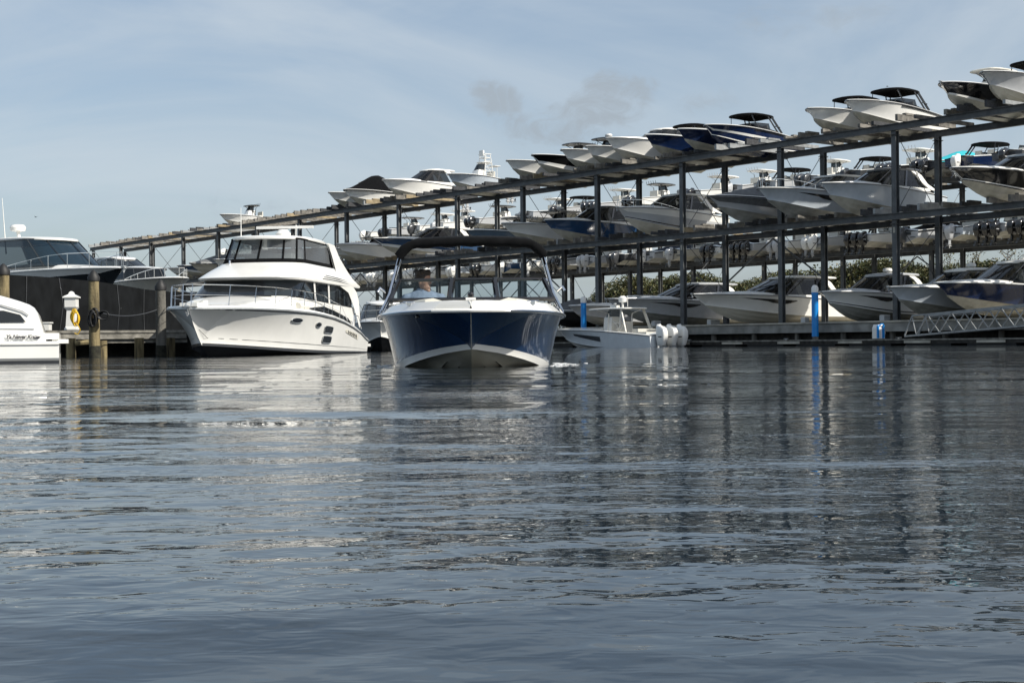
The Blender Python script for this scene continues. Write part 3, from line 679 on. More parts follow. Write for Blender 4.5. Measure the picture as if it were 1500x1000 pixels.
# gangway
ug=solve_u(1328,-3.6,.5); Lg=15.0; zz0=.42; zz1=1.36
gw=empty('gangway',rk(ug,-3.1,0)); tag(gw,'aluminium truss gangway sloping up from the floating dock to the right','gangway'); go=Vector(gw.location)
def GP(k,v,dz): return rk(ug-Lg*k,v,zz0+(zz1-zz0)*k*1.0+dz)-go
for v in (-3.75,-2.65):
    mb=MB(); mb.beam(GP(0,v,.04),GP(1,v,.04),.07,.09); mb.beam(GP(.03,v,1.02),GP(1,v,1.02),.07,.08); mb.beam(GP(0,v,.08),GP(.03,v,1.0),.06,.06)
    n=11
    for i in range(n):
        a=i/n; b=(i+1)/n; m=(a+b)/2
        mb.beam(GP(max(a,.03),v,.98),GP(m,v,.08),.045,.045); mb.beam(GP(m,v,.08),GP(b,v,.98),.045,.045)
    mb.tube([GP(.02,v+.08,.9),GP(1,v+.08,.9)],.022,6)
    mb.build('truss_side','galv',gw,smooth=0)
mb=MB(); mb.beam(GP(0,-3.2,.05),GP(1,-3.2,.05),1.0,.05); mb.build('walkway','galv',gw,smooth=0)
# blue piles
def blue_pile(x,ytop,v,label):
    u=solve_u(x,v,1.5); p=rk(u,v,0); H_=at(x,ytop,p.y).z
    r=empty('mooring_pile',p); tag(r,label,'mooring pile','blue sleeved mooring piles')
    mb=MB(); mb.lathe([(.17,-.8),(.17,.55)],(0,0,0),16); mb.build('post','greypile',r)
    mb=MB(); mb.lathe([(.185,.5),(.185,H_-.42)],(0,0,0),18); mb.build('sleeve','blueplastic',r)
    mb=MB(); mb.lathe([(.192,H_-.42),(.192,H_-.16),(.12,H_-.04),(.03,H_)],(0,0,0),18); mb.build('cap','white',r)
blue_pile(1194,417,-2.85,'tall blue sleeved pile with white cone cap between two white cruisers')
blue_pile(855,434,-2.85,'shorter blue sleeved pile with white cap behind the white fishing boat')
blue_pile(1502,420,-2.85,'blue sleeved pile cut by the right edge of the picture') if False else None
# pump-out cart on the floating dock
u=solve_u(1287,-3.6,.6); p=rk(u,-3.6,.335); pc=empty('pump_out_cart',p,PHI); tag(pc,'small white and blue hose station standing on the floating dock','hose station')
mb=MB(); mb.loft([[(-.26,-.2,.02),(.26,-.2,.02),(.26,.2,.02),(-.26,.2,.02)],[(-.26,-.2,.55),(.26,-.2,.55),(.26,.2,.55),(-.26,.2,.55)],[(-.2,-.16,.74),(.2,-.16,.74),(.2,.16,.74),(-.2,.16,.74)]],True,True,True); mb.build('cabinet','white',pc,smooth=0)
mb=MB()
for x_ in (-.36,.08): mb.box((x_,-.24,.34),(.11,.08,.6)); mb.ell((x_,-.24,.66),(.075,.06,.06),8)
mb.tube([(-.36,-.24,.6),(-.2,-.3,.76),(0,-.3,.76),(.08,-.24,.6)],.03,6); mb.build('hose','blueplastic',pc)
mb=MB(); mb.tube([(.3,0,.1),(.42,-.05,.3),(.36,0,.6)],.05,8); mb.build('hose_arm','white',pc)
for x_,w_,lab_ in ((962,.55,'small white utility box on the wharf above the three white outboards'),(1046,.8,'low white box on the wharf under the second large cruiser'),(1180,.35,'short white post box on the wharf just left of the tall blue pile'),(1297,.5,'low white box on the wharf above the small hose station')):
    u_=solve_u(x_,-1.0,1.4); q=rk(u_,-1.05,GZ+.03); e=empty('utility_box',q,PHI); tag(e,lab_,'utility box')
    mb=MB(); mb.box((0,0,.13),(w_,.3,.26)); mb.build('body','silver',e,smooth=0); mb=MB(); mb.slab(-w_/2-.02,w_/2+.02,.17,.17,.30,.04,.02,n=16,p=8); mb.build('lid','white',e)
# ================================================================ centre console moored by the floating dock
vs=-6.2; us=solve_u(977,vs,.4)
p=rk(us,vs,0); ANGU=math.atan2(CU,-SU)
b=boat('white fishing boat with three white outboards and white hardtop moored at the floating dock',(p.x,p.y,0),ANGU,L=9.6,B=2.9,Fb=1.5,Fs=1.05,sch='palegrey',bottom='white',kind='low',name='fishing_boat',draft=.42)
for o in list(b.children):
    if o.name.startswith(('windshield','seat')): 
        for c in list(o.children): bpy.data.objects.remove(c)
        bpy.data.objects.remove(o)
H=Hull(9.6,2.9,1.5,1.05,kp=3.2,wide=.62)
for sg in (1,-1):
    strip(H,.44,.72,lambda k:.34+.22*k,lambda k:.66+.06*k,sg,.015).build('hull_window','black',b)
console(b,H,4.6,h=.85,gl='vinyl'); t=t_top(b,H,4.2,3.6,2.3,1.36,'white','white',rods=False)
mb=MB(); z=H.zs(.4)+1.36
mb.box((4.4,0,z+.12),(.5,.3,.16)); mb.box((4.4,0,z+.28),(.12,1.35,.09),0,Matrix.Rotation(.9,3,'Z')); mb.build('radar','white',t)
mb=MB(); mb.tube([(3.6,.1,z+.05),(3.6,.1,z+.35)],.06,8); mb.lathe([(.1,z+.35),(.24,z+.38),(.25,z+.62),(.12,z+.74)],(3.6,.1,0)); mb.tube([(3.6,-.3,z+.1),(3.6,-.3,z+.75)],.02,5); mb.build('satellite_dome','white',t)
for sg in (1,-1):
    mb=MB()
    for k in range(4): mb.tube([(2.35+.1*k,sg*1.05,.9+.22*k),(2.12+.1*k,sg*1.1,1.12+.22*k)],.028,6)
    mb.beam((2.3,sg*1.05,H.zs(.3)-.1),(2.9,sg*.9,z-.05),.07,.16)
    mb.build('rod_holders','seat',b)
for i in range(3): outboard('white',b,-.1,(i-1)*.80,.84,1.2).scale=(1.08,1.02,1.32)
mb=MB(); mb.box((1.0,0,H.zs(.1)-.1),(.7,2.0,.5)); mb.box((1.9,0,H.zs(.1)+.0),(.5,1.4,.7)); mb.build('stern_seat','seat',b)
# ================================================================ flybridge yacht
TH=R(7.6)
LY=13.5; stem=Vector((-8.8,41.0)); dirv=Vector((-math.sin(TH),-math.cos(TH)))
st=stem-dirv*12.0
yr=empty('motor_yacht',(st.x,st.y,-.55),math.atan2(dirv.y,dirv.x)); tag(yr,'large white flybridge motor yacht with enclosed clear vinyl bridge moored at the left','yacht')
D=.55
H=Hull(LY,4.1,1.9,1.0,wide=.62,kp=5.2,sc=.922,flare=.9,cw=.9,sheer=[(0,.45+D),(.03,.5+D),(.08,.68+D),(.16,.86+D),(.28,1.06+D),(.4,1.2+D),(.55,1.31+D),(.74,1.37+D),(.88,1.38+D),(1,1.36+D)])
hull_mesh(H,['charcoal']+['white']*7,'antifoul',yr,strakes=False)
mb=MB()
for sg in (1,-1):
    strip(H,.0,.95,lambda k:.20,lambda k:.212,sg,.004,30,1,mb); strip(H,.12,.99,lambda k:.93,lambda k:.955,sg,.006,30,1,mb)
mb.build('hull_stripe','charcoal',yr)
deck_mesh(H,yr,cock=(.05,.16),crown=.10,cap=.07,inset=.25)
rubrail(H,yr,'alu',.03)
def hullport(s,v,a,h,name='porthole',m='black'):
    q=H.side(s,v,1,.012); q2=H.side(s+.01,v,1,.012); e1=(q2-q).normalized(); e2=(H.side(s,v+.05,1,.012)-q).normalized()
    nrm=e1.cross(e2).normalized(); nrm = nrm if nrm.y>0 else -nrm; e2=nrm.cross(e1).normalized()
    for sg in (1,-1):
        n=20; out=[]; inn=[]
        for k in range(n):
            t=2*math.pi*k/n; c=math.cos(t); s_=math.sin(t); pw=.4 if name=='hull_window' else 1
            o_=q+nrm*.012+e1*a*math.copysign(abs(c)**pw,c)+e2*h*math.copysign(abs(s_)**pw,s_); out.append(Vector((o_.x,sg*o_.y,o_.z)))
        mb=MB(); mb.add(out,[tuple(range(n))]); pobj=mb.build(name,m,yr,smooth=0)
        fb=MB(); fb.tube(out,.010,5,closed=True); fb.build('rim','alu',pobj)
hullport(.66,.77,.40,.085); hullport(.52,.72,.25,.085)
hullport(.435,.64,.46,.12,'hull_window'); hullport(.435,.37,.46,.12,'hull_window')
# hull air vent
for sg in (1,-1):
    g=strip(H,.13,.27,lambda k:.60+.1*k,lambda k:.80-.02*k+.02*k,sg,.02,10,2).build('air_vent','cream',yr)
    mb=MB()
    for k in range(6):
        s_=.15+.018*k; a=H.side(s_,.64+.01*k,sg,.035); c=H.side(s_+.012,.77,sg,.035); mb.tube([a,c],.012,4)
    mb.build('vent_slat','charcoal',g)
# fore deck trunk and lower house
mb=MB(); rings=[]
for t in np.linspace(.60,.9,12):
    w_=min(1.5,H.b(t)*.78); zz=H.zs(t)+.04; k=min(1,(.905-t)/.16)
    rings.append([(LY*t,w_*math.cos(a),zz+.40*k*max(0,math.sin(a))**.5) for a in [math.pi*j/12 for j in range(13)]])
mb.loft(rings,False,False,True); mb.build('fore_deck_trunk','white',yr,smooth=50)
zd=D+1.38
o0=plan(1.5,9.7,1.66,1.5,16,2.5); o1=plan(1.4,8.5,1.60,1.3,16,2.7)
g=glass_band(o0,lambda x:zd+.42-.16*max(0,(6.5-x)/5),o1,D+2.38,yr,'tint','black',(),'cabin_glass',.03)
o2=plan(1.2,9.72,1.68,1.5,16,2.5)
mb=MB(); mb.loft([lift(o2,lambda x:H.zs(x/LY)+.02),lift(o2,lambda x:zd+.43-.16*max(0,(6.5-x)/5))]); mb.build('cabin_side','white',yr)
# side window divisions in white + lower side window
for sg in (1,-1):
    for (xa,xb,xc_,xd) in ((6.3,6.3,6.5,6.5),(4.6,4.5,4.7,4.8)):
        mb=MB(); mb.add([(xa,sg*1.69,zd+.3),(xd,sg*1.69,zd+.3),(xc_,sg*1.64,D+2.36),(xb,sg*1.64,D+2.36)],[(0,1,2,3)]); mb.build('window_post','white',g,smooth=0)
for sg in (1,-1):
    mb=MB(); mb.loft([[(x,sg*1.700,H.zs(x/LY)+.16-.0*x),(x,sg*1.700,H.zs(x/LY)+.16+.22*min(1,(7.5-x)/2)*min(1,(x-1.4)/.8+.1))] for x in np.linspace(1.5,7.4,10)]); mb.build('side_window','tint',yr,smooth=0)
# flybridge fascia
def fas(xr,xf,hw,nose): return plan(xr,xf,hw,nose,16,2.6)
mb=MB()
mb.loft([lift(fas(1.3,8.6,1.58,1.3),D+2.33),lift(fas(.6,8.95,1.72,1.45),D+2.36),lift(fas(.5,9.0,1.74,1.45),D+2.42),lift(fas(1.2,8.2,1.62,1.3),D+2.68),lift(fas(2.2,7.35,1.38,1.1),D+2.97)])
mb.add(lift(fas(2.2,7.35,1.38,1.1),D+2.97),[tuple(range(19))]); mb.add(lift(fas(1.3,8.6,1.58,1.3),D+2.33),[tuple(range(19))])
mb.build('flybridge','white',yr,smooth=45)
for sg in (1,-1):
    mb=MB()
    for k in range(3): mb.tube([(5.6-.3*k,sg*(1.72-.035*k),D+2.50+.07*k),(3.5,sg*(1.73-.03*k),D+2.49+.06*k),(1.6,sg*(1.72-.03*k),D+2.42+.06*k)],.012,4)
    mb.build('styling_line','charcoal',yr)
# aft wing of the fascia and cockpit supports
mb=MB()
for sg in (1,-1):
    mb.loft([[(x,sg*y,z0),(x,sg*y,z1)] for x,y,z0,z1 in ((3.2,1.69,D+2.33,D+2.42),(2.2,1.72,D+2.15,D+2.42),(1.6,1.75,D+1.7,D+2.36),(1.25,1.78,D+1.3,D+2.2),(1.0,1.80,D+.95,D+1.9),(.85,1.8,D+.9,D+1.4))])
mb.build('cockpit_wing','white',yr,smooth=60)
# bridge enclosure
e0=plan(3.2,7.25,1.33,.85,12,2.8); e1=plan(3.05,6.75,1.20,.75,12,2.8)
g=glass_band(e0,D+3.0,e1,D+3.78,yr,'vinyl','canvas',(1,3,5,7,9,11,13),'bridge_enclosure',.035)
mb=MB(); mb.loft([lift(plan(3.1,7.28,1.345,.86,12,2.8),D+2.95),lift(plan(3.15,7.2,1.335,.86,12,2.8),D+3.10)]); mb.build('enclosure_skirt','canvas',g)
mb=MB(); mb.slab(2.3,7.15,1.30,1.22,D+3.86,.13,.08,0,p=3.2,n=40,droop=.06); ht=mb.build('hard_top','white',yr)
mb=MB()
for sg in (1,-1):
    mb.loft([[(3.3,sg*1.28,D+3.85),(2.3,sg*1.26,D+3.82)],[(3.05,sg*1.36,D+3.4),(1.95,sg*1.34,D+3.4)],[(2.9,sg*1.44,D+2.95),(1.2,sg*1.44,D+2.95)],[(3.4,sg*1.6,D+2.62),(.9,sg*1.6,D+2.62)]])
    mb.loft([[(3.3,sg*1.22,D+3.85),(2.3,sg*1.20,D+3.82)],[(3.05,sg*1.30,D+3.4),(1.95,sg*1.28,D+3.4)],[(2.9,sg*1.38,D+2.95),(1.2,sg*1.38,D+2.95)],[(3.4,sg*1.54,D+2.62),(.9,sg*1.54,D+2.62)]])
mb.build('arch','white',yr,smooth=50)
mb=MB(); mb.loft([[(2.25,-1.2,D+3.75),(2.25,1.2,D+3.75)],[(1.2,-1.3,D+2.97),(1.2,1.3,D+2.97)]]); mb.build('aft_curtain','canvas',yr)
# bridge seats and helm seen through the vinyl
mb=MB(); mb.box((5.9,0,D+3.15),(.5,1.6,.35)); mb.box((4.6,.4,D+3.2),(.5,.55,.7)); mb.box((4.6,-.5,D+3.2),(.5,.55,.7)); mb.build('helm','seat',yr)
z=D+3.93
mb=MB(); mb.box((4.2,0,z+.12),(.28,.28,.25)); mb.lathe([(.12,z),(.24,z+.05),(.26,z+.2),(.15,z+.33)],(4.2,-.05,0)); mb.box((4.1,-.02,z+.42),(.12,2.0,.09)); mb.tube([(4.0,.35,z),(4.0,.35,z+.5)],.03,6); mb.build('radar','white',ht)
mb=MB(); mb.tube([(5.4,-1.15,z-.1),(5.4,-1.15,z+1.0)],[.02,.008],6); mb.build('antenna','white',ht)
# rails
mb=MB(); pts=[]
for i in range(10):
    t=.30+(1.0-.30)*i/9
    pts.append((LY*t,max(.12,H.b(t)-.14),H.zs(t)+.08,.58 if i>1 else .5))
for p_ in pts:
    for sg in (1,-1): mb.tube([(p_[0]+.12,sg*p_[1],p_[2]-.03),(p_[0],sg*(p_[1]+.02),p_[2]+p_[3])],.010,5)
top=[(p_[0],p_[1]+.02,p_[2]+p_[3]) for p_ in pts]; mid=[(p_[0],p_[1]+.01,p_[2]+p_[3]*.5) for p_ in pts]
top=[(pts[0][0]-1.0,pts[0][1],pts[0][2])]+top
for ln in (top,mid): mb.tube(ln+[(a[0],-a[1],a[2]) for a in ln[::-1]],.013 if ln is top else .007,5)
mb.build('bow_rail','chrome',yr)
mb=MB(); 
for sg in (1,-1):
    mb.tube([(2.2,sg*1.85,H.zs(.16)+.05),(2.1,sg*1.9,H.zs(.16)+.5),(1.6,sg*1.92,H.zs(.12)+.55),(1.1,sg*1.92,H.zs(.08)+.2)],.016,5)
mb.build('stern_rail','chrome',yr)
anchor(yr,H)
mb=MB(); mb.box((LY-.35,0,H.zs(1)+.1),(.7,.5,.1)); mb.box((LY-1.0,0,H.zs(.9)+.16),(.35,.3,.14)); mb.build('bow_pulpit','white',yr)
mb=MB(); 
mb.tube([(8.6,1.70,zd+.12),(7.9,1.78,zd+.12)],[.13,.13],10); mb.build('fender','seat',yr)
mb=MB(); mb.box((-.35,0,D+.28),(.9,3.6,.1)); mb.build('swim_platform','white',yr)
mb=MB(); mb.tube([(7.3,-.9,D+3.05),(7.35,-.9,D+2.85),(7.5,-.7,D+2.8)],.03,6); mb.build('horn','chrome',yr)
q0=yr.matrix_basis; 
def YW(x,y,z): return Matrix.Translation(yr.location)@Matrix.Rotation(yr.rotation_euler[2],4,'Z')@Vector((x,y,z))
def rope(p,q,sag,label):
    o0_=(p+q)/2; mb=MB(); mb.tube([p.lerp(q,k/14)-o0_-Vector((0,0,sag*4*(k/14)*(1-k/14))) for k in range(15)],.016,5); o=mb.build('mooring_line','charcoal'); o.location=o0_; tag(o,label,'rope')
pp=at(236,445,44.4); rope(YW(LY-.5,-.3,D+1.42),Vector((pp.x+.14,44.4,1.5)),.12,'dark mooring line from the yacht bow to the grey piling')
pp=at(139,457,42.5); p2=at(236,453,44.4); rope(Vector((pp.x+.1,42.5,pp.z)),Vector((p2.x-.1,44.4,p2.z)),.16,'dark rope hanging between the mossy and the grey piling')
# small express boat behind the yacht's stern
p=at(560,512,60); 
rb=boat('white cabin boat half hidden between the yacht stern and the blue bowrider',(p.x-.4,69,0),R(-88),L=9,B=3.0,Fb=1.75,Fs=1.3,sch='sky' if False else 'white',bottom='antifoul',kind='exp',draft=.5,rail=True,radar=False,hh=(.85,))
# ================================================================ blue bowrider coming head-on
BL=7.4; cb=at(691,538,17.9)
hd=Vector((.025,-1)).normalized()
DB=.36
stn=Vector((cb.x,cb.y))-hd*(BL*.845)
br=empty('bowrider',(stn.x,stn.y,-DB),math.atan2(hd.y,hd.x)); tag(br,'dark blue bowrider with white deck and black bimini heading straight for the viewer','boat')
H=Hull(BL,2.53,.66+DB,.66+DB,wide=.36,kp=3.6,sc=.918,dead=10,flare=.55,cw=.88,sheer=[(0,.62+DB),(.5,.66+DB),(1,.69+DB)],chend=3.0)
hull_mesh(H,['white','white','deepblue','deepblue','deepblue','deepblue','deepblue','deepblue'],'bottom',br)
mb=MB()
for sg in (1,-1): strip(H,.0,.998,lambda k:.955,lambda k:.975,sg,.006,40,1,mb)
mb.build('hull_stripe','silver',br)
deck_mesh(H,br,cock=(.06,.60),crown=.0,cap=.115,inset=.24,floor=.40,capin=.07)
mb=MB(); pts=[(BL*t,H.b(t)+.02,H.zs(t)) for t in TS]; mb.tube(pts+[(p_[0],-p_[1],p_[2]) for p_ in pts[::-1]],.024,8); rr=mb.build('rub_rail','white',br)
mb=MB(); pts=[(BL*t,H.b(t)+.05,H.zs(t)) for t in TS]; mb.tube(pts+[(p_[0],-p_[1],p_[2]) for p_ in pts[::-1]],.014,6); mb.build('rail_insert','chrome',rr)
# bow coaming cushions, dash consoles
mb=MB()
for sg in (1,-1):
    rings=[]
    for t in np.linspace(.62,.93,12):
        b_=H.b(t); zt=H.zs(t)+.10
        rings.append([(BL*t,sg*(b_-.26),zt-.1),(BL*t,sg*(b_-.24),zt+.05),(BL*t,sg*(b_-.34),zt+.07),(BL*t,sg*max(.05,b_-.5),zt+.02),(BL*t,sg*max(.04,b_-.52),zt-.02)])
    mb.loft(rings,False,True,True)
mb.build('bow_cushion','cream',br,smooth=50)
xw=BL*.60
mb=MB()
for sg in (1,-1):
    mb=MB(); y0_,y1_=.34,1.14
    rings=[[(x,sg*y0_,z0),(x,sg*y0_,z1),(x,sg*(y1_-.1),z1),(x,sg*y1_,z1-.06),(x,sg*y1_,z0)] for x,z0,z1 in ((xw+.28,.8,.60+DB+.14),(xw+.22,.8,.60+DB+.22),(xw-.1,.8,.60+DB+.27),(xw-.55,.8,.60+DB+.22))]
    mb.loft(rings,True,True,True); mb.build('dash_console','cream',br,smooth=30)
# windshield: port, centre walk-through, starboard
zb=.91+DB; zt=zb+.29
fb=MB(); gb=MB()
B0=[(xw-.9,1.17),(xw-.05,1.14),(xw+.12,.36),(xw+.12,-.30),(xw-.05,-1.14),(xw-.9,-1.17)]
T0=[(xw-1.0,1.12),(xw-.40,1.02),(xw-.26,.33),(xw-.26,-.27),(xw-.40,-1.02),(xw-1.0,-1.12)]
A=[(a,b_,zb) for a,b_ in B0]; Bt=[(a,b_,zt) for a,b_ in T0]
gb.loft([A,Bt]); g=gb.build('windshield','clear',br,smooth=0)
fb.tube(Bt,.026,6); fb.tube(A,.034,6)
for i in range(6): fb.tube([A[i],Bt[i]],.045 if i in (2,3) else .036,6)
fb.build('frame','black',g)
# cleats, nav light, vents
mb=MB()
for sg in (1,-1):
    q=Vector((BL*.93,sg*(H.b(.93)-.045),H.zs(.93)+.10)); mb.tube([q+Vector((0,-.075,.025)),q+Vector((0,.075,.025))],.010,6); mb.box(q,(.03,.05,.04))
mb.build('cleat','chrome',br)
mb=MB(); mb.box((BL-.14,0,H.zs(1)+.13),(.12,.12,.05)); mb.build('anchor_locker','white',br)
mb=MB(); mb.lathe([(.035,H.zs(1)+.15),(.045,H.zs(1)+.19),(.03,H.zs(1)+.22)],(BL-.14,0,0),10); mb.build('bow_light','black',br)
mb=MB()
for sg in (1,-1): mb.box((BL*.985-.02,sg*.25,H.zs(1)+.055),(.12,.05,.045))
mb.build('drain','black',br)
q=H.side(.93,.86,-1,.01); mb=MB(); mb.ell(q,(.06,.03,.02),10); mb.build('navigation_light','black',br)
# bimini with thick front roll and chrome legs
zc=1.80+DB; xb=xw-.75
mb=MB()
def arc(x,r0,dz=0,w=1.0):
    pts=[]
    for i in range(25):
        k=-1+2*i/24; y=k*w; d_=max(0,(abs(k)-.78)/.22)
        pts.append((x,y,zc+dz-.05*k*k-.16*d_**1.9))
    return pts
rings=[]
for xx,dz in ((xb+.08,-.07),(xb+.11,-.02),(xb+.06,.03),(xb-.2,.05),(xb-.6,.10),(xb-1.0,.13),(xb-1.3,.11),(xb-1.32,.06)):
    rings.append(arc(xx,0,dz,1.06 if dz<0 else 1.04))
mb.loft(rings)
mb.tube(arc(xb+.06,0,-.04,1.05),[.066+.010*math.sin(i*1.7) for i in range(25)],8)
cn=mb.build('canopy','canvas',br,smooth=60)
for sg in (1,-1):
    mb=MB()
    mb.tube([(xb-.02,sg*1.04,zc-.26),(xb+.35,sg*1.16,1.0+DB),(xw-.05,sg*1.27,.72+DB)],.024,8)
    mb.tube([(xb-.15,sg*1.02,zc-.24),(xb+.0,sg*1.18,.95+DB),(xw-.5,sg*1.28,.70+DB)],.024,8)
    for k in range(3): mb.tube([(xb+.08+.12*k,sg*(1.075+.03*k),zc-.5-.22*k),(xb-.1+.05*k,sg*(1.07+.03*k),zc-.5-.22*k)],.014,6)
    mb.tube([(xw-.1,sg*1.2,1.02+DB),(xw-.05,sg*1.27,1.08+DB),(xw,sg*1.3,1.02+DB)],.018,6)
    mb.build('canopy_leg','chrome',br)
mb=MB()
for sg in (1,-1): mb.box((xw-1.6,sg*.62,.45+DB),(.5,.55,.3)); mb.box((xw-1.85,sg*.62,.72+DB),(.12,.52,.5))
mb.build('helm_seat','seat',br)
mb=MB(); mb.tube([(xw-.62+.05*math.cos(a),-.62+.19*math.sin(a),.70+DB+.16*math.cos(a)) for a in [2*math.pi*k/20 for k in range(20)]],.016,6,closed=True)
mb.tube([(xw-.62,-.62,.70+DB),(xw-.45,-.62,.66+DB)],.03,6); mb.tube([(xw-.6,-.8,.70+DB),(xw-.6,-.44,.70+DB)],.012,5); mb.build('steering_wheel','black',br)
mb=MB(); mb.box((.5,0,.62+DB),(.8,2.1,.18)); mb.build('sun_pad','seat',br)
# foam where the hull meets the water
mb=MB()
for sg in (1,-1):
    rings=[]
    for i in range(30):
        t=.86-.5*i/29; 
        c_,z_=H.chine(t); y=max(.02,c_*1.06 if z_<DB+.03 else c_*(DB-H.zk(t))/max(.01,z_-H.zk(t)))
        wv=.05+.12*(i/29)+.03*math.sin(i*2.3)
        rings.append([(BL*t,sg*(y-.02),DB+.004),(BL*t,sg*(y+wv*.4),DB+.02+.008*math.sin(i*1.9)),(BL*t,sg*(y+wv),DB+.004)])
    mb.loft(rings)
brm=br.matrix_basis.copy() if False else Matrix.Translation(br.location)@Matrix.Rotation(br.rotation_euler[2],4,'Z')
rf=random.Random(9); mb=MB()
for sg in (1,-1):
    for k in range(90 if sg>0 else 40):
        t=.84-.36*rf.random()**.8; y=H.b(t)*.92+abs(rf.gauss(0,.10))*(1+1.5*(.84-t)); q=brm@Vector((BL*t+rf.gauss(0,.05),sg*y,DB+.004)); r_=rf.uniform(.006,.018)
        mb.ell(q,(r_*2.2,r_,r_*rf.uniform(.2,.45)),6)
tag(mb.build('foam','foam',None),kind='stuff')
# ---------------------------------------------------------------- the skipper
hx,hy=-1.30,20.75
def remesh(mb,name,m,voxel,parent=None,smooth_it=2):
    o=mb.build(name,m,None,smooth=0)
    md=o.modifiers.new('r','REMESH'); md.mode='VOXEL'; md.voxel_size=voxel; md.use_smooth_shade=True
    ms=o.modifiers.new('s','SMOOTH'); ms.iterations=smooth_it; ms.factor=.5
    dg=bpy.context.evaluated_depsgraph_get(); me=bpy.data.meshes.new_from_object(o.evaluated_get(dg)); me.name=name
    for p_ in me.polygons: p_.use_smooth=True
    o.modifiers.clear(); o.data=me
    if parent: o.parent=parent
    return o
# local frame: x forward (towards the viewer), y to his left (right in the picture), z up, origin on the seat
per=MB()
per.ell((0,0,.10),(.17,.19,.14),14); 
per.loft([[ (cx+a*math.cos(2*math.pi*k/16), b_*math.sin(2*math.pi*k/16), z_) for k in range(16)] for z_,a,b_,cx in ((.02,.13,.17,0),(.2,.13,.16,0),(.38,.135,.18,.01),(.50,.12,.20,.0),(.565,.09,.17,-.01),(.60,.06,.09,-.01))],True,True,True)
per.tube([(-.01,0,.50),(.01,0,.62)],[.062,.056],12)
hz=.70
rotH=Matrix.Rotation(R(58),3,'Z')
def hp(x,y,z): v=rotH@Vector((x,y,z)); return Vector((.015+v.x,v.y,hz+v.z))
per.ell(hp(0,0,.02),(.098,.078,.115),16,rot=rotH); per.ell(hp(.025,0,-.055),(.066,.058,.075),14,rot=rotH); per.ell(hp(.07,0,-.105),(.028,.03,.022),10,rot=rotH)
per.loft([[hp(.088,-.012,.025),hp(.088,.012,.025),hp(.075,0,.03)],[hp(.122,-.017,-.022),hp(.122,.017,-.022),hp(.08,0,-.02)],[hp(.09,-.012,-.034),hp(.09,.012,-.034),hp(.075,0,-.03)]],True,True,True)
for sg in (1,-1):
    per.ell(hp(-.005,sg*.080,-.005),(.02,.010,.033),8,rot=rotH); per.ell(hp(.075,sg*.03,.032),(.02,.026,.010),8,rot=rotH)
per.ell(hp(.082,0,-.062),(.018,.028,.008),8,rot=rotH); per.ell(hp(.080,0,-.076),(.018,.024,.008),8,rot=rotH)
arm={}
for sg in (1,-1):
    sh=Vector((0,sg*.195,.50)); el=Vector((.13,sg*.30,.24)); wr=Vector((.40,sg*.17,.22))
    per.tube([sh,(sh+el)/2,el],[.062,.052,.042],10); per.ell(el,(.043,.043,.043),8); per.tube([el,(el+wr)/2,wr],[.042,.038,.027],10)
    arm[sg]=(sh,el,wr)
    hnd=wr+Vector((.05,0,.0)); per.ell(hnd,(.05,.022,.042),10)
    for k in range(4):
        zf=hnd.z+.030-.02*k; ln=(.038,.044,.042,.033)[k]
        per.tube([(hnd.x+.03,hnd.y,zf),(hnd.x+.03+ln,hnd.y-sg*.006,zf),(hnd.x+.035+ln,hnd.y-sg*.035,zf-.004),(hnd.x+.012+ln,hnd.y-sg*.05,zf-.006)],[.011,.010,.009,.008],6)
    per.tube([(hnd.x,hnd.y-sg*.01,hnd.z+.03),(hnd.x+.03,hnd.y-sg*.035,hnd.z+.05),(hnd.x+.055,hnd.y-sg*.045,hnd.z+.045)],[.013,.011,.009],6)
    hp_=Vector((.05,sg*.10,.06)); kn=Vector((.48,sg*.14,.08)); an=Vector((.50,sg*.14,-.36))
    per.tube([hp_,(hp_+kn)/2,kn],[.09,.078,.058],10); per.ell(kn,(.06,.058,.058),8); per.tube([kn,(kn+an)/2,an],[.057,.053,.036],10); per.ell(an+Vector((.07,0,-.05)),(.13,.045,.04),10)
# ================================================================ skipper placed in world coordinates
seatz=at(hx,0,1).z
pz=at(622,413,hy).z-.70*1.25
pX=at(622,415,hy).x-.015
pr=remesh(per,'person','skin',.0075)
pr.location=(pX,hy,pz); pr.scale=(1.2,1.2,1.25); pr.rotation_euler=(0,0,math.atan2(hd.y,hd.x))
tag(pr,'person in blue grey polo shirt steering the blue bowrider, looking right','person')
sb=MB()
sb.loft([[ (cx+a*math.cos(2*math.pi*k/18), b_*math.sin(2*math.pi*k/18), z_) for k in range(18)] for z_,a,b_,cx in ((.0,.19,.215,0),(.2,.155,.19,0),(.38,.155,.205,.01),(.50,.14,.225,.0),(.57,.10,.18,-.01),(.605,.075,.10,-.01))],True,True,True)
for sg in (1,-1):
    sh,el,wr=arm[sg]; sb.tube([sh+Vector((0,-sg*.06,.0)),sh,sh.lerp(el,.45),sh.lerp(el,.75)],[.08,.082,.075,.070],12)
sh_=remesh(sb,'shirt','shirt',.012,pr,1)
mb=MB(); mb.loft([[(-.01+r_*math.cos(2*math.pi*k/16),r_*.95*math.sin(2*math.pi*k/16),z_-.03*math.cos(2*math.pi*k/16)) for k in range(16)] for r_,z_ in ((.095,.595),(.082,.64),(.070,.648))],True); mb.build('collar','shirt',sh_)
hb=MB(); rngs=[]
hb.ell(hp(-.018,0,.055),(.104,.088,.098),18,rot=rotH); hb.ell(hp(-.05,0,.0),(.07,.083,.09),14,rot=rotH); hb.ell(hp(.055,0,.105),(.05,.06,.03),12,rot=rotH)
for k in range(26):
    a=random.random()*6.28; hb.ell(hp(-.02+.08*math.cos(a),.07*math.sin(a),.08+.05*random.random()),(.03,.03,.022),8,rot=rotH)
remesh(hb,'hair','hair',.006,pr,1)
eb=MB()
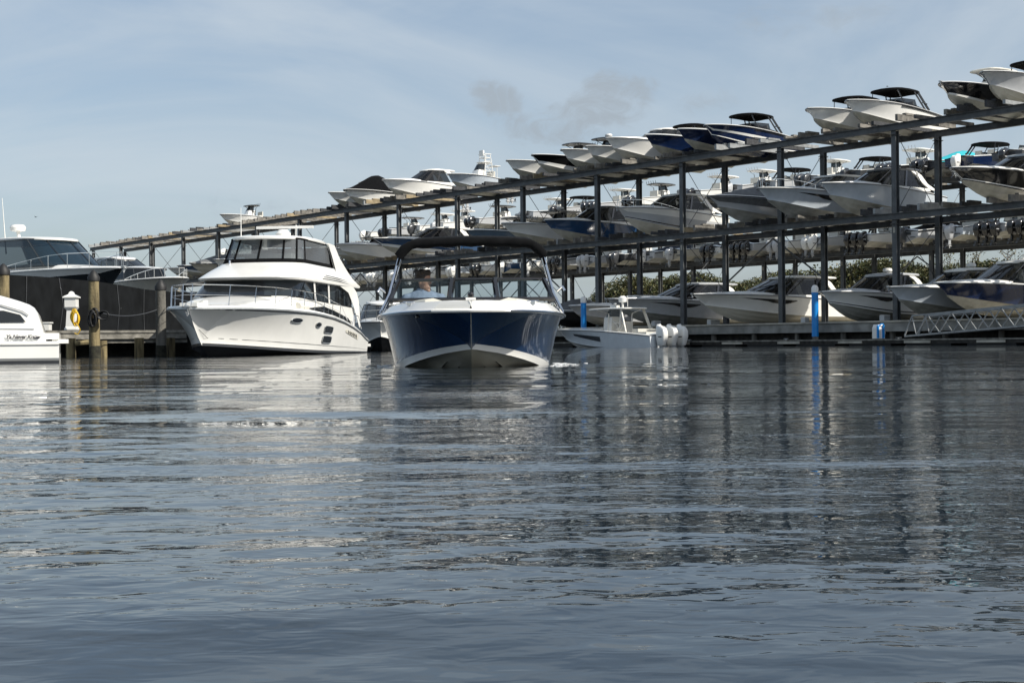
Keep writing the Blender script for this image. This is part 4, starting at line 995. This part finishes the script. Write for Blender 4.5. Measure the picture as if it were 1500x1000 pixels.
for sg in (1,-1): eb.ell(hp(.088,sg*.031,.012),(.010,.013,.008),8,rot=rotH)
eb.build('eyes','ink',pr)
# ================================================================ left foreground: stern of a white express boat
p=at(88,530,28.5)
wx=empty('express_boat',(p.x,p.y,0),R(197)); tag(wx,'stern of a white cruiser with dark side window and script name at the left edge','boat')
# local: x forward from the stern (leftwards), +y is the far side here; visible side is -y... build both sides alike
xs=[0,.03,.5,1,2,3,4.5,6]
def sec(x,y,z): return (x,y,z)
hw=1.35
mb=MB(); rings=[]
for x in [0,.02,.6,1.5,3,4.5,6,7.5,8.6,9.2]:
    k=1 if x<5 else max(.02,1-((x-5)/4.2)**2)
    rings.append([(x,-hw*.86*k,-.3),(x,-hw*.97*k,.05),(x,-hw*k,.10),(x,-hw*1.0*k,.34),(x,-(hw+.03)*k,.36),(x,-(hw+.03)*k,.40),(x,-(hw-.02)*k,.42),(x,(hw-.02)*k,.42),(x,(hw+.03)*k,.40),(x,(hw+.03)*k,.36),(x,hw*k,.34),(x,hw*k,.10),(x,hw*.97*k,.05),(x,hw*.86*k,-.3)])
mb.loft(rings,True,True,True); mb.build('hull','white',wx,smooth=30)
mb=MB(); mb.loft([[(x,sg*(hw*.975*k+.006),-.02),(x,sg*(hw*.985*k+.006),.055)] for sg in (1,) for x,k in ((0,1),(2,1),(5,1))]); mb.build('boot_stripe','charcoal',wx,smooth=0)
# superstructure sweeping up from the stern (side coaming)
mb=MB(); prof=[(.24,.43),(.27,.56),(.33,.76),(.40,.96),(.47,1.07),(.56,1.13),(.72,1.19),(.92,1.255),(1.2,1.335),(1.6,1.41),(2.2,1.46),(3.5,1.52),(5.5,1.50),(7.0,1.3),(8.6,.9)]
for sg in (-1,1):
    rings=[[(x,sg*(hw-.03)*(1 if x<5 else max(.1,1-((x-5)/4.2)**2)),.40),(x+.0,sg*(hw-.07)*(1 if x<5 else max(.1,1-((x-5)/4.2)**2)),(z+.48)/2),(x,sg*(hw-.13)*(1 if x<5 else max(.1,1-((x-5)/4.2)**2)),z-.04),(x,sg*(hw-.2)*(1 if x<5 else max(.1,1-((x-5)/4.2)**2)),z),(x,sg*.3,z+.02)] for x,z in prof]
    mb.loft(rings,False,True,True)
mb.build('superstructure','white',wx,smooth=35)
def sideY(z): return (hw-.03)-(z-.44)*.07
def sidepoly(pts,name,m,off,par):
    mb=MB(); mb.add([(x,(sideY(z)+off),z) for x,z in pts],[tuple(range(len(pts)))]); return mb.build(name,m,par,smooth=0)
wn=sidepoly([(.60,.79),(2.4,.77),(2.4,1.02),(1.0,1.01),(.70,.93)],'side_window','black',.012,wx)
mb=MB(); e=[(.55,.92),(.66,1.0),(1.05,1.12),(1.4,1.06)]; mb.tube([(x,(sideY(z)+.0),z) for x,z in e],.014,5); e=[(.45,.66),(1.3,.67),(2.6,.64)]; mb.tube([(x,(sideY(z)+.0),z) for x,z in e],.010,5); mb.build('styling_line','silver',wx)
cu=bpy.data.curves.new('lettering','FONT'); cu.body='Ya Never Know'; cu.size=.105; cu.shear=.35; cu.extrude=.002; cu.space_character=.9; cu.offset=.003
to=bpy.data.objects.new('tmp',cu); C.objects.link(to); dg=bpy.context.evaluated_depsgraph_get()
me=bpy.data.meshes.new_from_object(to.evaluated_get(dg)); me.name='lettering'; bpy.data.objects.remove(to); me.materials.clear(); me.materials.append(MATS['ink'])
lo=bpy.data.objects.new('lettering',me); C.objects.link(lo); lo.parent=wx
lo.rotation_euler=(R(90),0,R(180)); lo.rotation_euler=(R(90),0,0)
lo.scale=(1,1,1); 
# lettering must read left to right for a viewer on the -y side: local +x points left in the picture, so turn it round
lo.matrix_local=Matrix.Translation((.97,(sideY(.50)+.045),.475)) @ Matrix(((-1,0,0,0),(0,0,1,0),(0,1,0,0),(0,0,0,1)))
lo['label']='black italic script reading Ya Never Know'
sidepoly([(.36,.475),(.46,.475),(.46,.495),(.36,.495)],'badge','ink',.012,wx)
mb=MB(); mb.box((-.02,0,.42),(.3,2.3,.08)); mb.box((.15,0,.52),(.3,2.4,.12)); mb.build('swim_platform','white',wx)
# ================================================================ left dock, pilings, screen fence
dk=empty('wooden_dock',(-13.5,45,0)); tag(dk,'weathered wooden dock with dark gap beneath at the left','dock')
def DP(v): return Vector(v)-Vector((-13.5,45,0))
a=at(70,500,44); b=at(255,500,48)
mb=MB(); mb.beam(DP((a.x-6,44.6,.80)),DP((b.x+.6,48.4,.80)),2.4,.08); mb.build('dock_deck','dockwood',dk,smooth=0)
mb=MB(); mb.beam(DP((a.x-6,43.4,.66)),DP((b.x+.6,47.2,.66)),.10,.20); mb.build('fascia','dockwood',dk,smooth=0)
mb=MB(); mb.beam(DP((a.x-6,43.5,.48)),DP((b.x+.6,47.3,.48)),.10,.10); mb.build('stringer','dockwood',dk,smooth=0)
mb=MB(); mb.beam(DP((a.x-6,45.6,.3)),DP((b.x+.9,49.4,.3)),.2,.85); mb.build('gap_shade','darkwood_and_shade',dk,smooth=0)  # dark sheet that paints in the darkness beneath the dock
for i,x in enumerate((104,150,204,250)):
    q=at(x,520,43.2+i*.9); mb=MB(); mb.lathe([(.15,-.5),(.15,.58 if i!=1 else .5)],DP((q.x,q.y,0)),12); mb.build('dock_pile','pile',dk)
q=at(128,505,43.2); mb=MB(); mb.tube([DP((q.x-.35,43.1,.42)),DP((q.x+.25,43.3,.47))],.08,8); mb.build('cross_log','pile',dk)
def piling(x,ytop,Y,r,label,m='pile',cone=True,lean=0):
    p=at(x,500,Y); h=at(x,ytop,Y).z
    e=empty('piling',(p.x,Y,0)); tag(e,label,'piling','capped wooden pilings'); mb=MB()
    n=9; mb.tube([(lean*k/n,0.0,-.6+(h-.25+.6)*k/n) for k in range(n+1)],[r*(1.05-.08*k/n+.015*math.sin(k*2.1)) for k in range(n+1)],14); mb.build('post',m,e)
    tb=MB(); tb.lathe([(r*1.07,-.4),(r*1.08,.18),(r*1.06,.30),(r*1.02,.34)],(0,0,0),14); tb.build('tide_band','algae',e)
    mb=MB(); mb.lathe([(r*1.12,h-.34),(r*1.15,h-.22),(r*.5,h-.05),(.02,h)],(lean,0,0),14); mb.build('cap','rubber',e)
    return e
piling(139,395,42.6,.16,'mossy brown piling with black cone cap and a black hose coiled on it',lean=-.02)
piling(236,409,44.5,.16,'grey weathered piling with black cone cap beside the yacht bow','greypile')
piling(6,386,42.6,.17,'thick greenish piling with black cap cut by the left edge')
# coil of black hose on the piling
q=at(140,462,42.3); e=empty('hose_coil',(q.x,42.35,q.z)); tag(e,'coil of black hose hung on the mossy brown piling','hose')
mb=MB()
for k in range(7):
    rr_=.17+.02*math.sin(k*2); mb.tube([(-.1+.05*math.cos(k)+rr_*.55*math.cos(a_),-.03*k+.08,rr_*1.3*math.sin(a_)-.02*k) for a_ in [2*math.pi*i/18 for i in range(18)]],.022,5,closed=True)
mb.build('coil','rubber',e)
mb=MB()
for k in range(5):
    rr_=.12+.012*k; mb.tube([(.24+rr_*math.cos(a_),-.03*k+.02,rr_*.8*math.sin(a_)) for a_ in [2*math.pi*i/16 for i in range(16)]],.02,5,closed=True)
mb.build('small_coil','rubber',e)
# power pedestal
q=at(101,500,43.6); e=empty('power_pedestal',(q.x,43.9,.84)); tag(e,'small white dock power pedestal with peaked roof','power pedestal')
mb=MB(); mb.loft([[(s*a_,t*b_,z_) for s,t in ((-1,-1),(1,-1),(1,1),(-1,1))] for z_,a_,b_ in ((0,.19,.16),(.06,.18,.15),(.10,.15,.13),(.60,.12,.11),(.66,.16,.15),(.70,.19,.17))],True,True,True); mb.build('pedestal_body','white',e,smooth=0)
mb=MB(); mb.loft([[(s*a_,t*b_,z_) for s,t in ((-1,-1),(1,-1),(1,1),(-1,1))] for z_,a_,b_ in ((.705,.17,.16),(.98,.17,.16))],True,True,True); mb.build('lamp_box','white',e,smooth=0)
mb=MB(); mb.loft([[(s*a_,t*b_,z_) for s,t in ((-1,-1),(1,-1),(1,1),(-1,1))] for z_,a_,b_ in ((.985,.22,.20),(1.02,.22,.20),(1.10,.08,.07),(1.16,.06,.06),(1.19,.02,.02))],True,True,True); mb.build('roof','white',e,smooth=0)
e2=empty('yellow_hose',(q.x+.24,43.45,1.25)); tag(e2,'bright yellow hose hanging in loops beside the white power pedestal','hose')
mb=MB()
for k in range(9):
    w_=.10+.025*math.sin(k*1.3); h_=.20+.03*math.cos(k*1.7)
    mb.tube([((w_)*math.cos(a_)+.012*k-.04,-.02*k+.06,h_*math.sin(a_)-.012*k) for a_ in [2*math.pi*i/20 for i in range(20)]],.016,5,closed=True)
mb.tube([(.05,-.1,-.2),(.14,-.12,-.3),(.2,-.12,-.42),(.12,-.12,-.55),(.02,-.12,-.52)],.016,5); mb.build('loops','yellow',e2)
# small white junction boxes on dock
q=at(76,482,46); e=empty('dock_box',(q.x,45.2,.84)); tag(e,'low white dock box left of the power pedestal','dock box'); mb=MB(); mb.box((0,0,.12),(.42,.3,.22)); mb.build('body','white',e,smooth=0); mb=MB(); mb.box((.02,0,.25),(.46,.34,.04)); mb.build('lid','white',e,smooth=0)
# screen fence
fe=empty('screen_fence',(-15.3,46,.8)); tag(fe,'long black mesh privacy screen along the wooden dock','fence')
fp=[(-14,404,43.5,481),(15,402.5,45,481),(60,405,47,481.5),(100,408.5,49.5,482),(140,412,52,482.5),(180,418,55,483),(214,424,58,483.5),(246,427,60,484),(340,428,66,484)]
mb=MB(); rings=[]
for i in range(len(fp)-1):
    x0_,t0,Y0,b0=fp[i]; x1_,t1,Y1,b1=fp[i+1]
    for j in range(8 if i<len(fp)-2 else 9):
        k=j/8; Y=Y0+(Y1-Y0)*k; x=x0_+(x1_-x0_)*k; T_=at(x,t0+(t1-t0)*k,Y); B_=at(x,b0+(b1-b0)*k,Y)
        z1=T_.z; z0=.82; w_=.06*math.sin(x*.31)+.05*math.sin(x*.83)+.04*math.sin(x*1.7+1)
        rings.append([Vector((T_.x+w_*(1-abs(2*m/6-1)),Y,z0+(z1-z0)*m/6))-Vector((-15.3,46,.8)) for m in range(7)])
mb.loft(rings); mb.build('mesh_panel','screen',fe,smooth=60)
for j in (12,21,30,38,47):
    mb=MB(); mb.tube([Vector(q)+Vector((.035,0,0)) for q in rings[j]],.012,4); mb.build('seam','charcoal',fe)
for (x0_,t0,Y0,b0) in fp[1:-1]:
    T_=at(x0_,t0,Y0); mb=MB(); mb.tube([Vector((T_.x-.12,Y0+.06,.8))-Vector((-15.3,46,.8)),Vector((T_.x-.12,Y0+.06,T_.z-.03))-Vector((-15.3,46,.8))],.03,6); mb.build('fence_post','galv',fe)
# ---------------------------------------------------------------- cruisers behind the screen
def boat_at(bow_px,bow_py,Y,heading,L,B,Fb,Fs,**k):
    """bow tip at a pixel and distance; heading = bow direction"""
    p=at(bow_px,bow_py,Y); d_=Vector((math.cos(heading),math.sin(heading)))
    return p-Vector((d_.x*L,d_.y*L,Fb))
L_=13; hdg=R(-38); p=boat_at(180,392,60,hdg,L_,3.9,2.3,1.9)
dc=empty('cabin_cruiser',p,hdg); tag(dc,'black hulled cruiser with white deck, white hardtop and radar dome behind the black screen','boat')
H=Hull(L_,3.9,2.3,1.9,kp=3.4,wide=.7); hull_mesh(H,['black']*6+['white']*2,'antifoul',dc); deck_mesh(H,dc,cock=(.06,.25)); rubrail(H,dc,'alu')
mb=MB(); rings=[]
for t in np.linspace(.2,.93,16):
    w_=min(1.6,H.b(t)*.8); z_=H.zs(t)+.04; k=min(1,(.94-t)/.3)
    rings.append([(L_*t,w_*math.cos(a_),z_+.42*k*max(0,math.sin(a_))**.5) for a_ in [math.pi*j/12 for j in range(13)]])
mb.loft(rings); mb.build('fore_deck_trunk','white',dc,smooth=50)
zb_=2.45
glass_band(plan(4.0,10.4,1.55,1.9,14,2.5),zb_,plan(3.4,8.6,1.4,1.2,14,2.5),zb_+1.25,dc,'blueglass','black',(1,4,7,10,13),'cabin_glass',.03)
mb=MB(); mb.slab(2.6,8.8,1.55,1.4,zb_+1.34,.14,.12,0,p=3.4,n=36,droop=.08); ht=mb.build('hard_top','white',dc)
mb=MB(); z=zb_+1.43; mb.tube([(5.4,0,z),(5.3,0,z+.38)],.08,8); mb.lathe([(.12,z+.35),(.33,z+.4),(.36,z+.56),(.3,z+.66),(.1,z+.7)],(5.3,0,0),16); mb.build('radar_dome','white',ht)
dci=(Matrix.Translation(dc.location)@Matrix.Rotation(hdg,4,'Z')).inverted(); mb=MB(); mb.tube([dci@at(9,372,63),dci@at(3,290,63)],[.03,.012],6); mb.build('antenna','white',dc)
bow_rail(dc,H,.45,.6,7); anchor(dc,H)
for lab,bx,by,Y,L_,kw in (
  ('cream sided open boat with white framed windscreen right of the black hulled cruiser',268,407,70,8.6,dict(Fb=1.75,Fs=1.5,B=2.8,sch='beige',kind='low',bottom='bottom',rail=True)),
  ('white hardtop boat hidden behind the cream sided boat near the screen',236,393,84,9.5,dict(Fb=1.9,Fs=1.6,B=3.0,sch='white',kind='exp',hh=(.75,),radar=False)),
  ):
    hdg=R(-50); p=boat_at(bx,by,Y,hdg,L_,0,kw['Fb'],kw['Fs']); boat(lab,p,hdg,L=L_,**kw)
for o in bpy.data.objects:
    if o.parent and o.parent.get('label','').startswith('cream sided') and o.name.startswith('windshield'): o.scale=(1,1,1.6); o.location.z-=1.0
# ================================================================ hedge and thin trees
def leaves(mb,c,r,n,size,rnd):
    for _ in range(n):
        while True:
            q=Vector((rnd.uniform(-1,1),rnd.uniform(-1,1),rnd.uniform(-1,1)))
            if .3<q.length<1: break
        p=c+Vector((q.x*r[0],q.y*r[1],q.z*r[2])); s=size*rnd.uniform(.6,1.3)
        a=Vector((rnd.gauss(0,1),rnd.gauss(0,1),rnd.gauss(0,1))).normalized(); b=a.cross(Vector((rnd.gauss(0,1),rnd.gauss(0,1),rnd.gauss(0,1)))).normalized()
        mb.add([p-a*s*.5,p+b*s*.32,p+a*s*.5,p-b*s*.32],[(0,1,2,3)])
rnd=random.Random(3); mb=MB(); VH=46
u=-62; UE=solve_u(812,VH,4)
while u<UE:
    big=rnd.uniform(.75,1.15)
    H_=5.9*min(1,.55+(UE-u)/30)+.5*math.sin(u*.21)+.4*math.sin(u*.53+1)
    for k in range(3):
        v=VH+rnd.uniform(-2.4,1.2); z=GZ+H_*rnd.uniform(.12,.9); rr_=rnd.uniform(.8,1.7)
        c=rk(u+rnd.uniform(-.8,.8),v,z); leaves(mb,c,(rr_,rr_,rr_*.75),150,.27,rnd)
    c=rk(u,VH,GZ+H_*.9); leaves(mb,c,(1.4,1.4,.8*big),260,.24,rnd)
    u+=1.0
hd_=mb.build('hedge','leaf',smooth=0,recalc=False); tag(hd_,'long dense mangrove thicket behind the racks','thicket',kind='stuff')
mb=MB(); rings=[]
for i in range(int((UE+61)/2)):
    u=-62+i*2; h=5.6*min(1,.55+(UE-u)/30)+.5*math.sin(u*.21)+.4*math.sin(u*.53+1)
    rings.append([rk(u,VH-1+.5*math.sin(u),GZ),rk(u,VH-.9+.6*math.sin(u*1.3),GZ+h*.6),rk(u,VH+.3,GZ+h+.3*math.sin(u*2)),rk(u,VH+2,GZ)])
mb.loft(rings); hc=mb.build('shade_core','hedge_core',hd_,smooth=0)  # inner sheet coloured near-black for the thicket's shaded interior, closes see-through gaps
def thin_tree(x,ytop,v,label,seed,wide=1.2):
    rnd=random.Random(seed); u=solve_u(x,v,8); p=rk(u,v,GZ); h=at(x,ytop,p.y).z-GZ
    e=empty('tree',p); tag(e,label,'tree','thin trees above the thicket'); tb=MB(); lb=MB()
    tb.tube([(0,0,0),(.1,0,h*.4),(-.05,.1,h*.7),(0,0,h*.96)],[.16,.12,.07,.02],8)
    for k in range(16):
        z=h*(.5+.48*k/16); a=rnd.random()*6.28; ln=wide*(1.15-.7*k/16)*rnd.uniform(.6,1.1); q=Vector((ln*math.cos(a),ln*math.sin(a),z+ln*.7))
        tb.tube([(0,0,z),(q.x*.5,q.y*.5,z+ln*.25),q],[.05,.035,.012],5)
        leaves(lb,q,(.5,.5,.4),16,.17,rnd); leaves(lb,q*.6+Vector((0,0,z*.4)),(.35,.35,.3),8,.16,rnd)
    tb.build('trunk','bark',e); lb.build('crown','dryleaf',e,smooth=0,recalc=False)
thin_tree(1392,369,VH+3,'slim sparse tree leftmost of those rising above the thicket',1,.9)
thin_tree(1434,366,VH+3,'middle sparse tree rising above the thicket, roundish crown',2,1.3)
thin_tree(1477,356,VH+3,'tallest sparse tree above the thicket at the right edge',5,1.5)
# birds
def bird(x,y,Y,label):
    p=at(x,y,Y); e=MB(); e.ell((0,0,0),(.16,.05,.05),8); e.ell((.17,0,.02),(.05,.035,.035),8)
    e.add([(.05,.03,.02),(-.06,.03,.02),(-.08,.28,.12),(-.12,.5,.06),(.02,.28,.13)],[(0,1,2,4),(2,3,4)]); e.add([(.05,-.03,.02),(-.06,-.03,.02),(-.08,-.28,.12),(-.12,-.5,.06),(.02,-.28,.13)],[(0,1,2,4),(2,3,4)])
    e.add([(-.14,.03,0),(-.14,-.03,0),(-.27,-.05,0),(-.27,.05,0)],[(0,1,2,3)])
    o=e.build('bird','charcoal'); o.location=p; o.rotation_euler=(0,.1,R(150)); o.scale=(.45,)*3; tag(o,label,'bird')
bird(52.5,318,90,'tiny dark bird flying above the radar dome at the left')
bird(1300,127,110,'tiny dark bird in the sky above the pair of white bowriders')
# ================================================================ water
def water():
    h=HC
    ys=[-60,-20,-6,-1,0,.4]
    y=.62
    sy=h*F/y
    while y<70:
        ys.append(y); sy-=1.25*(1.0 if sy<700 else 1.5)
        if sy<8: break
        y=h*F/sy
    ys += [90,130,200,400,900,2500,6000]
    ys=np.array(ys)
    nc=520; c=np.linspace(-1,1,nc)
    cx=np.sign(c)*np.abs(c)
    X=np.zeros((len(ys),nc+4)); 
    for i,y in enumerate(ys):
        w=.50*max(y,.0)+.9
        if y>85: w=.5*y+.9
        X[i,2:-2]=cx*w; X[i,1]=-w-20-y*.6; X[i,-2]=w+20+y*.6; X[i,0]=-w-200-y*3; X[i,-1]=w+200+y*3
    Y=np.repeat(ys[:,None],nc+4,1)
    Z=np.zeros_like(X)
    dy=np.gradient(ys)[:,None]; dx=(np.abs(ys)*.5+.9)[:,None]*2/nc
    rng=np.random.RandomState(5)
    # wind modulation patches
    def sm(x,y,s,seed):
        r=np.random.RandomState(seed); a=0
        for _ in range(7):
            th=r.uniform(0,6.28); kx=s*r.uniform(.4,1.2)*math.cos(th)*.6; ky=s*r.uniform(.4,1.2)*math.sin(th)*1.6
            a=a+np.sin(kx*x+ky*y+r.uniform(0,6.28))
        return a/3.2
    env=(.60+.40*np.clip(sm(X,Y,1.4,3),-1,1))*np.clip((Y-.9)/1.4,.5,1.0)
    for iw in range(124):
        lam=math.exp(rng.uniform(math.log(.04),math.log(.5))); th=rng.normal(R(90),R(46))
        if iw>=114: lam=math.exp(rng.uniform(math.log(.8),math.log(3.2))); th=rng.normal(R(90),R(16))
        k=2*math.pi/lam
        kx=k*math.cos(th); ky=k*math.sin(th); amp=(.00100 if iw<114 else .0011)*lam
        fade=np.clip((lam/(2.6*np.maximum(dy*abs(math.sin(th)),dx*abs(math.cos(th)))))-1,0,1)
        e=env if lam<.5 else .6
        ph=kx*X+ky*Y+rng.uniform(0,6.28)+ .8*np.sin(X*1.3/lam**.5*.6+rng.uniform(0,6)) 
        Z+=amp*fade*e*np.sin(ph)
    Z[:,0:2]=0; Z[:,-2:]=0; Z[ys<.5]=0; Z[ys>85]=0
    n=X.shape[1]; me=bpy.data.meshes.new('water')
    co=np.stack([X,Y,Z],-1).reshape(-1,3).astype(np.float32)
    r,cc=X.shape; i=np.arange(r-1)[:,None]*cc+np.arange(cc-1)[None]; f=np.stack([i,i+1,i+1+cc,i+cc],-1).reshape(-1)
    nf=(r-1)*(cc-1)
    me.vertices.add(len(co)); me.vertices.foreach_set('co',co.ravel()); me.loops.add(len(f)); me.loops.foreach_set('vertex_index',f.astype(np.int32))
    me.polygons.add(nf); me.polygons.foreach_set('loop_start',np.arange(0,nf*4,4,dtype=np.int32)); me.polygons.foreach_set('loop_total',np.full(nf,4,np.int32)); me.polygons.foreach_set('use_smooth',[True]*nf)
    me.update(calc_edges=True); me.validate()
    o=bpy.data.objects.new('water',me); C.objects.link(o); tag(o,kind='structure')
    m=bpy.data.materials.new('water'); m.use_nodes=True; N=m.node_tree.nodes; K=m.node_tree.links; p=N['Principled BSDF']
    p.inputs['Base Color'].default_value=(.012,.020,.028,1); p.inputs['Roughness'].default_value=.006; p.inputs['IOR'].default_value=1.38
    tc=N.new('ShaderNodeTexCoord')
    def noise(sx,sy,scale,det,dist=0,rough=.55):
        mp=N.new('ShaderNodeMapping'); mp.inputs['Scale'].default_value=(sx,sy,1); K.new(tc.outputs['Object'],mp.inputs[0])
        n_=N.new('ShaderNodeTexNoise'); n_.inputs['Scale'].default_value=scale; n_.inputs['Detail'].default_value=det; n_.inputs['Distortion'].default_value=dist; n_.inputs['Roughness'].default_value=rough
        K.new(mp.outputs[0],n_.inputs['Vector']); return n_.outputs['Fac']
    def math_(op,a,b=None,c=None):
        x=N.new('ShaderNodeMath'); x.operation=op
        for j,q in enumerate((a,b,c)):
            if q is None: continue
            if isinstance(q,(int,float)): x.inputs[j].default_value=q
            else: K.new(q,x.inputs[j])
        return x.outputs[0]
    n1=noise(.6,1.2,3.0,2,.6); n2=noise(.75,1.2,17,2,.4); n3=noise(.12,.4,1.0,3,.5)
    patch=N.new('ShaderNodeMapRange'); patch.inputs[1].default_value=.38; patch.inputs[2].default_value=.62; patch.inputs[3].default_value=.25; patch.inputs[4].default_value=1.0; K.new(n3,patch.inputs[0])
    # geometry carries the larger waves close by; the bump carries them further out
    sep=N.new('ShaderNodeSeparateXYZ'); K.new(tc.outputs['Object'],sep.inputs[0])
    far=N.new('ShaderNodeMapRange'); far.inputs[1].default_value=2.5; far.inputs[2].default_value=9; far.inputs[3].default_value=.12; far.inputs[4].default_value=1.0; K.new(sep.outputs['Y'],far.inputs[0])
    h1=math_('MULTIPLY',math_('MULTIPLY',n1,.75),far.outputs[0]); h2=math_('MULTIPLY',math_('MULTIPLY',n2,patch.outputs[0]),.34)
    hs=math_('ADD',math_('ADD',h1,h2),math_('MULTIPLY',noise(.22,.9,.8,2,.8),3.2))
    bp=N.new('ShaderNodeBump'); bp.inputs['Strength'].default_value=1.0; bp.inputs['Distance'].default_value=.011; K.new(math_('MULTIPLY',hs,math_('ADD',math_('MULTIPLY',patch.outputs[0],.7),.3)),bp.inputs['Height']); K.new(bp.outputs[0],p.inputs['Normal'])
    me.materials.append(m)
water()
# ================================================================ sky, sun
w=bpy.data.worlds.new('World'); bpy.context.scene.world=w; w.use_nodes=True
N=w.node_tree.nodes; K=w.node_tree.links; N.clear()
SE=R(40); SR=R(118)
out=N.new('ShaderNodeOutputWorld'); bg=N.new('ShaderNodeBackground'); bg.inputs[1].default_value=.112; K.new(bg.outputs[0],out.inputs[0])
sk=N.new('ShaderNodeTexSky'); sk.sky_type='NISHITA'; sk.sun_disc=False; sk.sun_elevation=SE; sk.sun_rotation=SR; sk.dust_density=2.0; sk.air_density=1.0; sk.ozone_density=1.5
tc=N.new('ShaderNodeTexCoord')
def wnoise(scale,det,mp_scale=(1,1,1),dist=0,rough=.55):
    mp=N.new('ShaderNodeMapping'); mp.inputs['Scale'].default_value=mp_scale; K.new(tc.outputs['Generated'],mp.inputs[0])
    n=N.new('ShaderNodeTexNoise'); n.inputs['Scale'].default_value=scale; n.inputs['Detail'].default_value=det; n.inputs['Distortion'].default_value=dist; n.inputs['Roughness'].default_value=rough; K.new(mp.outputs[0],n.inputs['Vector']); return n.outputs['Fac']
def mr(x,a,b,c,d):
    m=N.new('ShaderNodeMapRange'); m.interpolation_type='SMOOTHSTEP'
    for i,q in enumerate((a,b,c,d)): m.inputs[i+1].default_value=q
    K.new(x,m.inputs[0]); return m.outputs[0]
def wmath(op,a,b):
    x=N.new('ShaderNodeMath'); x.operation=op
    for j,q in enumerate((a,b)):
        if isinstance(q,(int,float)): x.inputs[j].default_value=q
        else: K.new(q,x.inputs[j])
    return x.outputs[0]
def mixc(f,a,col):
    m=N.new('ShaderNodeMix'); m.data_type='RGBA'; K.new(f,m.inputs[0]); K.new(a,m.inputs[6])
    if isinstance(col,tuple): m.inputs[7].default_value=(*col,1)
    else: K.new(col,m.inputs[7])
    return m.outputs[2]
thin=mr(wnoise(2.2,8,(1,1,3.2),1.5,.62),.34,.70,.28,.62)
c=mixc(thin,sk.outputs[0],(3.8,4.5,5.2))
veil=mr(wnoise(2.0,7,(1,.8,3.0),1.2,.55),.42,.74,0,.5)
c=mixc(veil,c,(4.9,5.4,5.8))
def puff(px_,py_,sx,sz):
    d=(at(px_,py_,1)-Vector((0,0,HC))).normalized()
    s=N.new('ShaderNodeVectorMath'); s.operation='SUBTRACT'; K.new(tc.outputs['Generated'],s.inputs[0]); s.inputs[1].default_value=d
    m=N.new('ShaderNodeVectorMath'); m.operation='MULTIPLY'; K.new(s.outputs[0],m.inputs[0]); m.inputs[1].default_value=(1/sx,1/sx,1/sz)
    wn=N.new('ShaderNodeTexNoise'); wn.inputs['Scale'].default_value=22; wn.inputs['Detail'].default_value=6; K.new(tc.outputs['Generated'],wn.inputs['Vector'])
    l=N.new('ShaderNodeVectorMath'); l.operation='LENGTH'; K.new(m.outputs[0],l.inputs[0]); return mr(wmath('ADD',l.outputs['Value'],wmath('MULTIPLY',wmath('SUBTRACT',wn.outputs['Fac'],.5),2.4)),0,1.15,1,0)
fac=None
for a in ((722,138,.034,.017,1),(915,128,.040,.016,1),(880,160,.060,.024,.9),(820,195,.060,.020,.75),(1050,150,.05,.016,.6),(1215,25,.08,.022,.55),(360,305,.08,.018,.45),(560,250,.03,.013,.35)):
    q=wmath('MULTIPLY',puff(*a[:4]),a[4]); fac=q if fac is None else wmath('MAXIMUM',fac,q)
nn=wnoise(34,9,(1,1,1.7),1.2,.68)
cl=mr(wmath('MULTIPLY',wmath('POWER',fac,.7),nn),.20,.56,0,.85)
c=mixc(cl,c,(2.95,3.4,3.85))
K.new(c,bg.inputs[0])
sun=bpy.data.lights.new('sun','SUN'); sun.energy=5.0; sun.angle=R(.6); sun.color=(1,.95,.86)
so=bpy.data.objects.new('sun',sun); C.objects.link(so)
S=Vector((math.sin(SR)*math.cos(SE),math.cos(SR)*math.cos(SE),math.sin(SE))); so.rotation_euler=S.to_track_quat('Z','Y').to_euler()
vs_=bpy.context.scene.view_settings; vs_.view_transform='Standard'; vs_.look='None'; vs_.exposure=0.22; vs_.gamma=1
bpy.context.scene.render.film_transparent=False

for o in list(bpy.data.objects):
    l=o.get('label')
    if l and not 4<=len(l.split())<=16: print('LONG',len(l.split()),l)
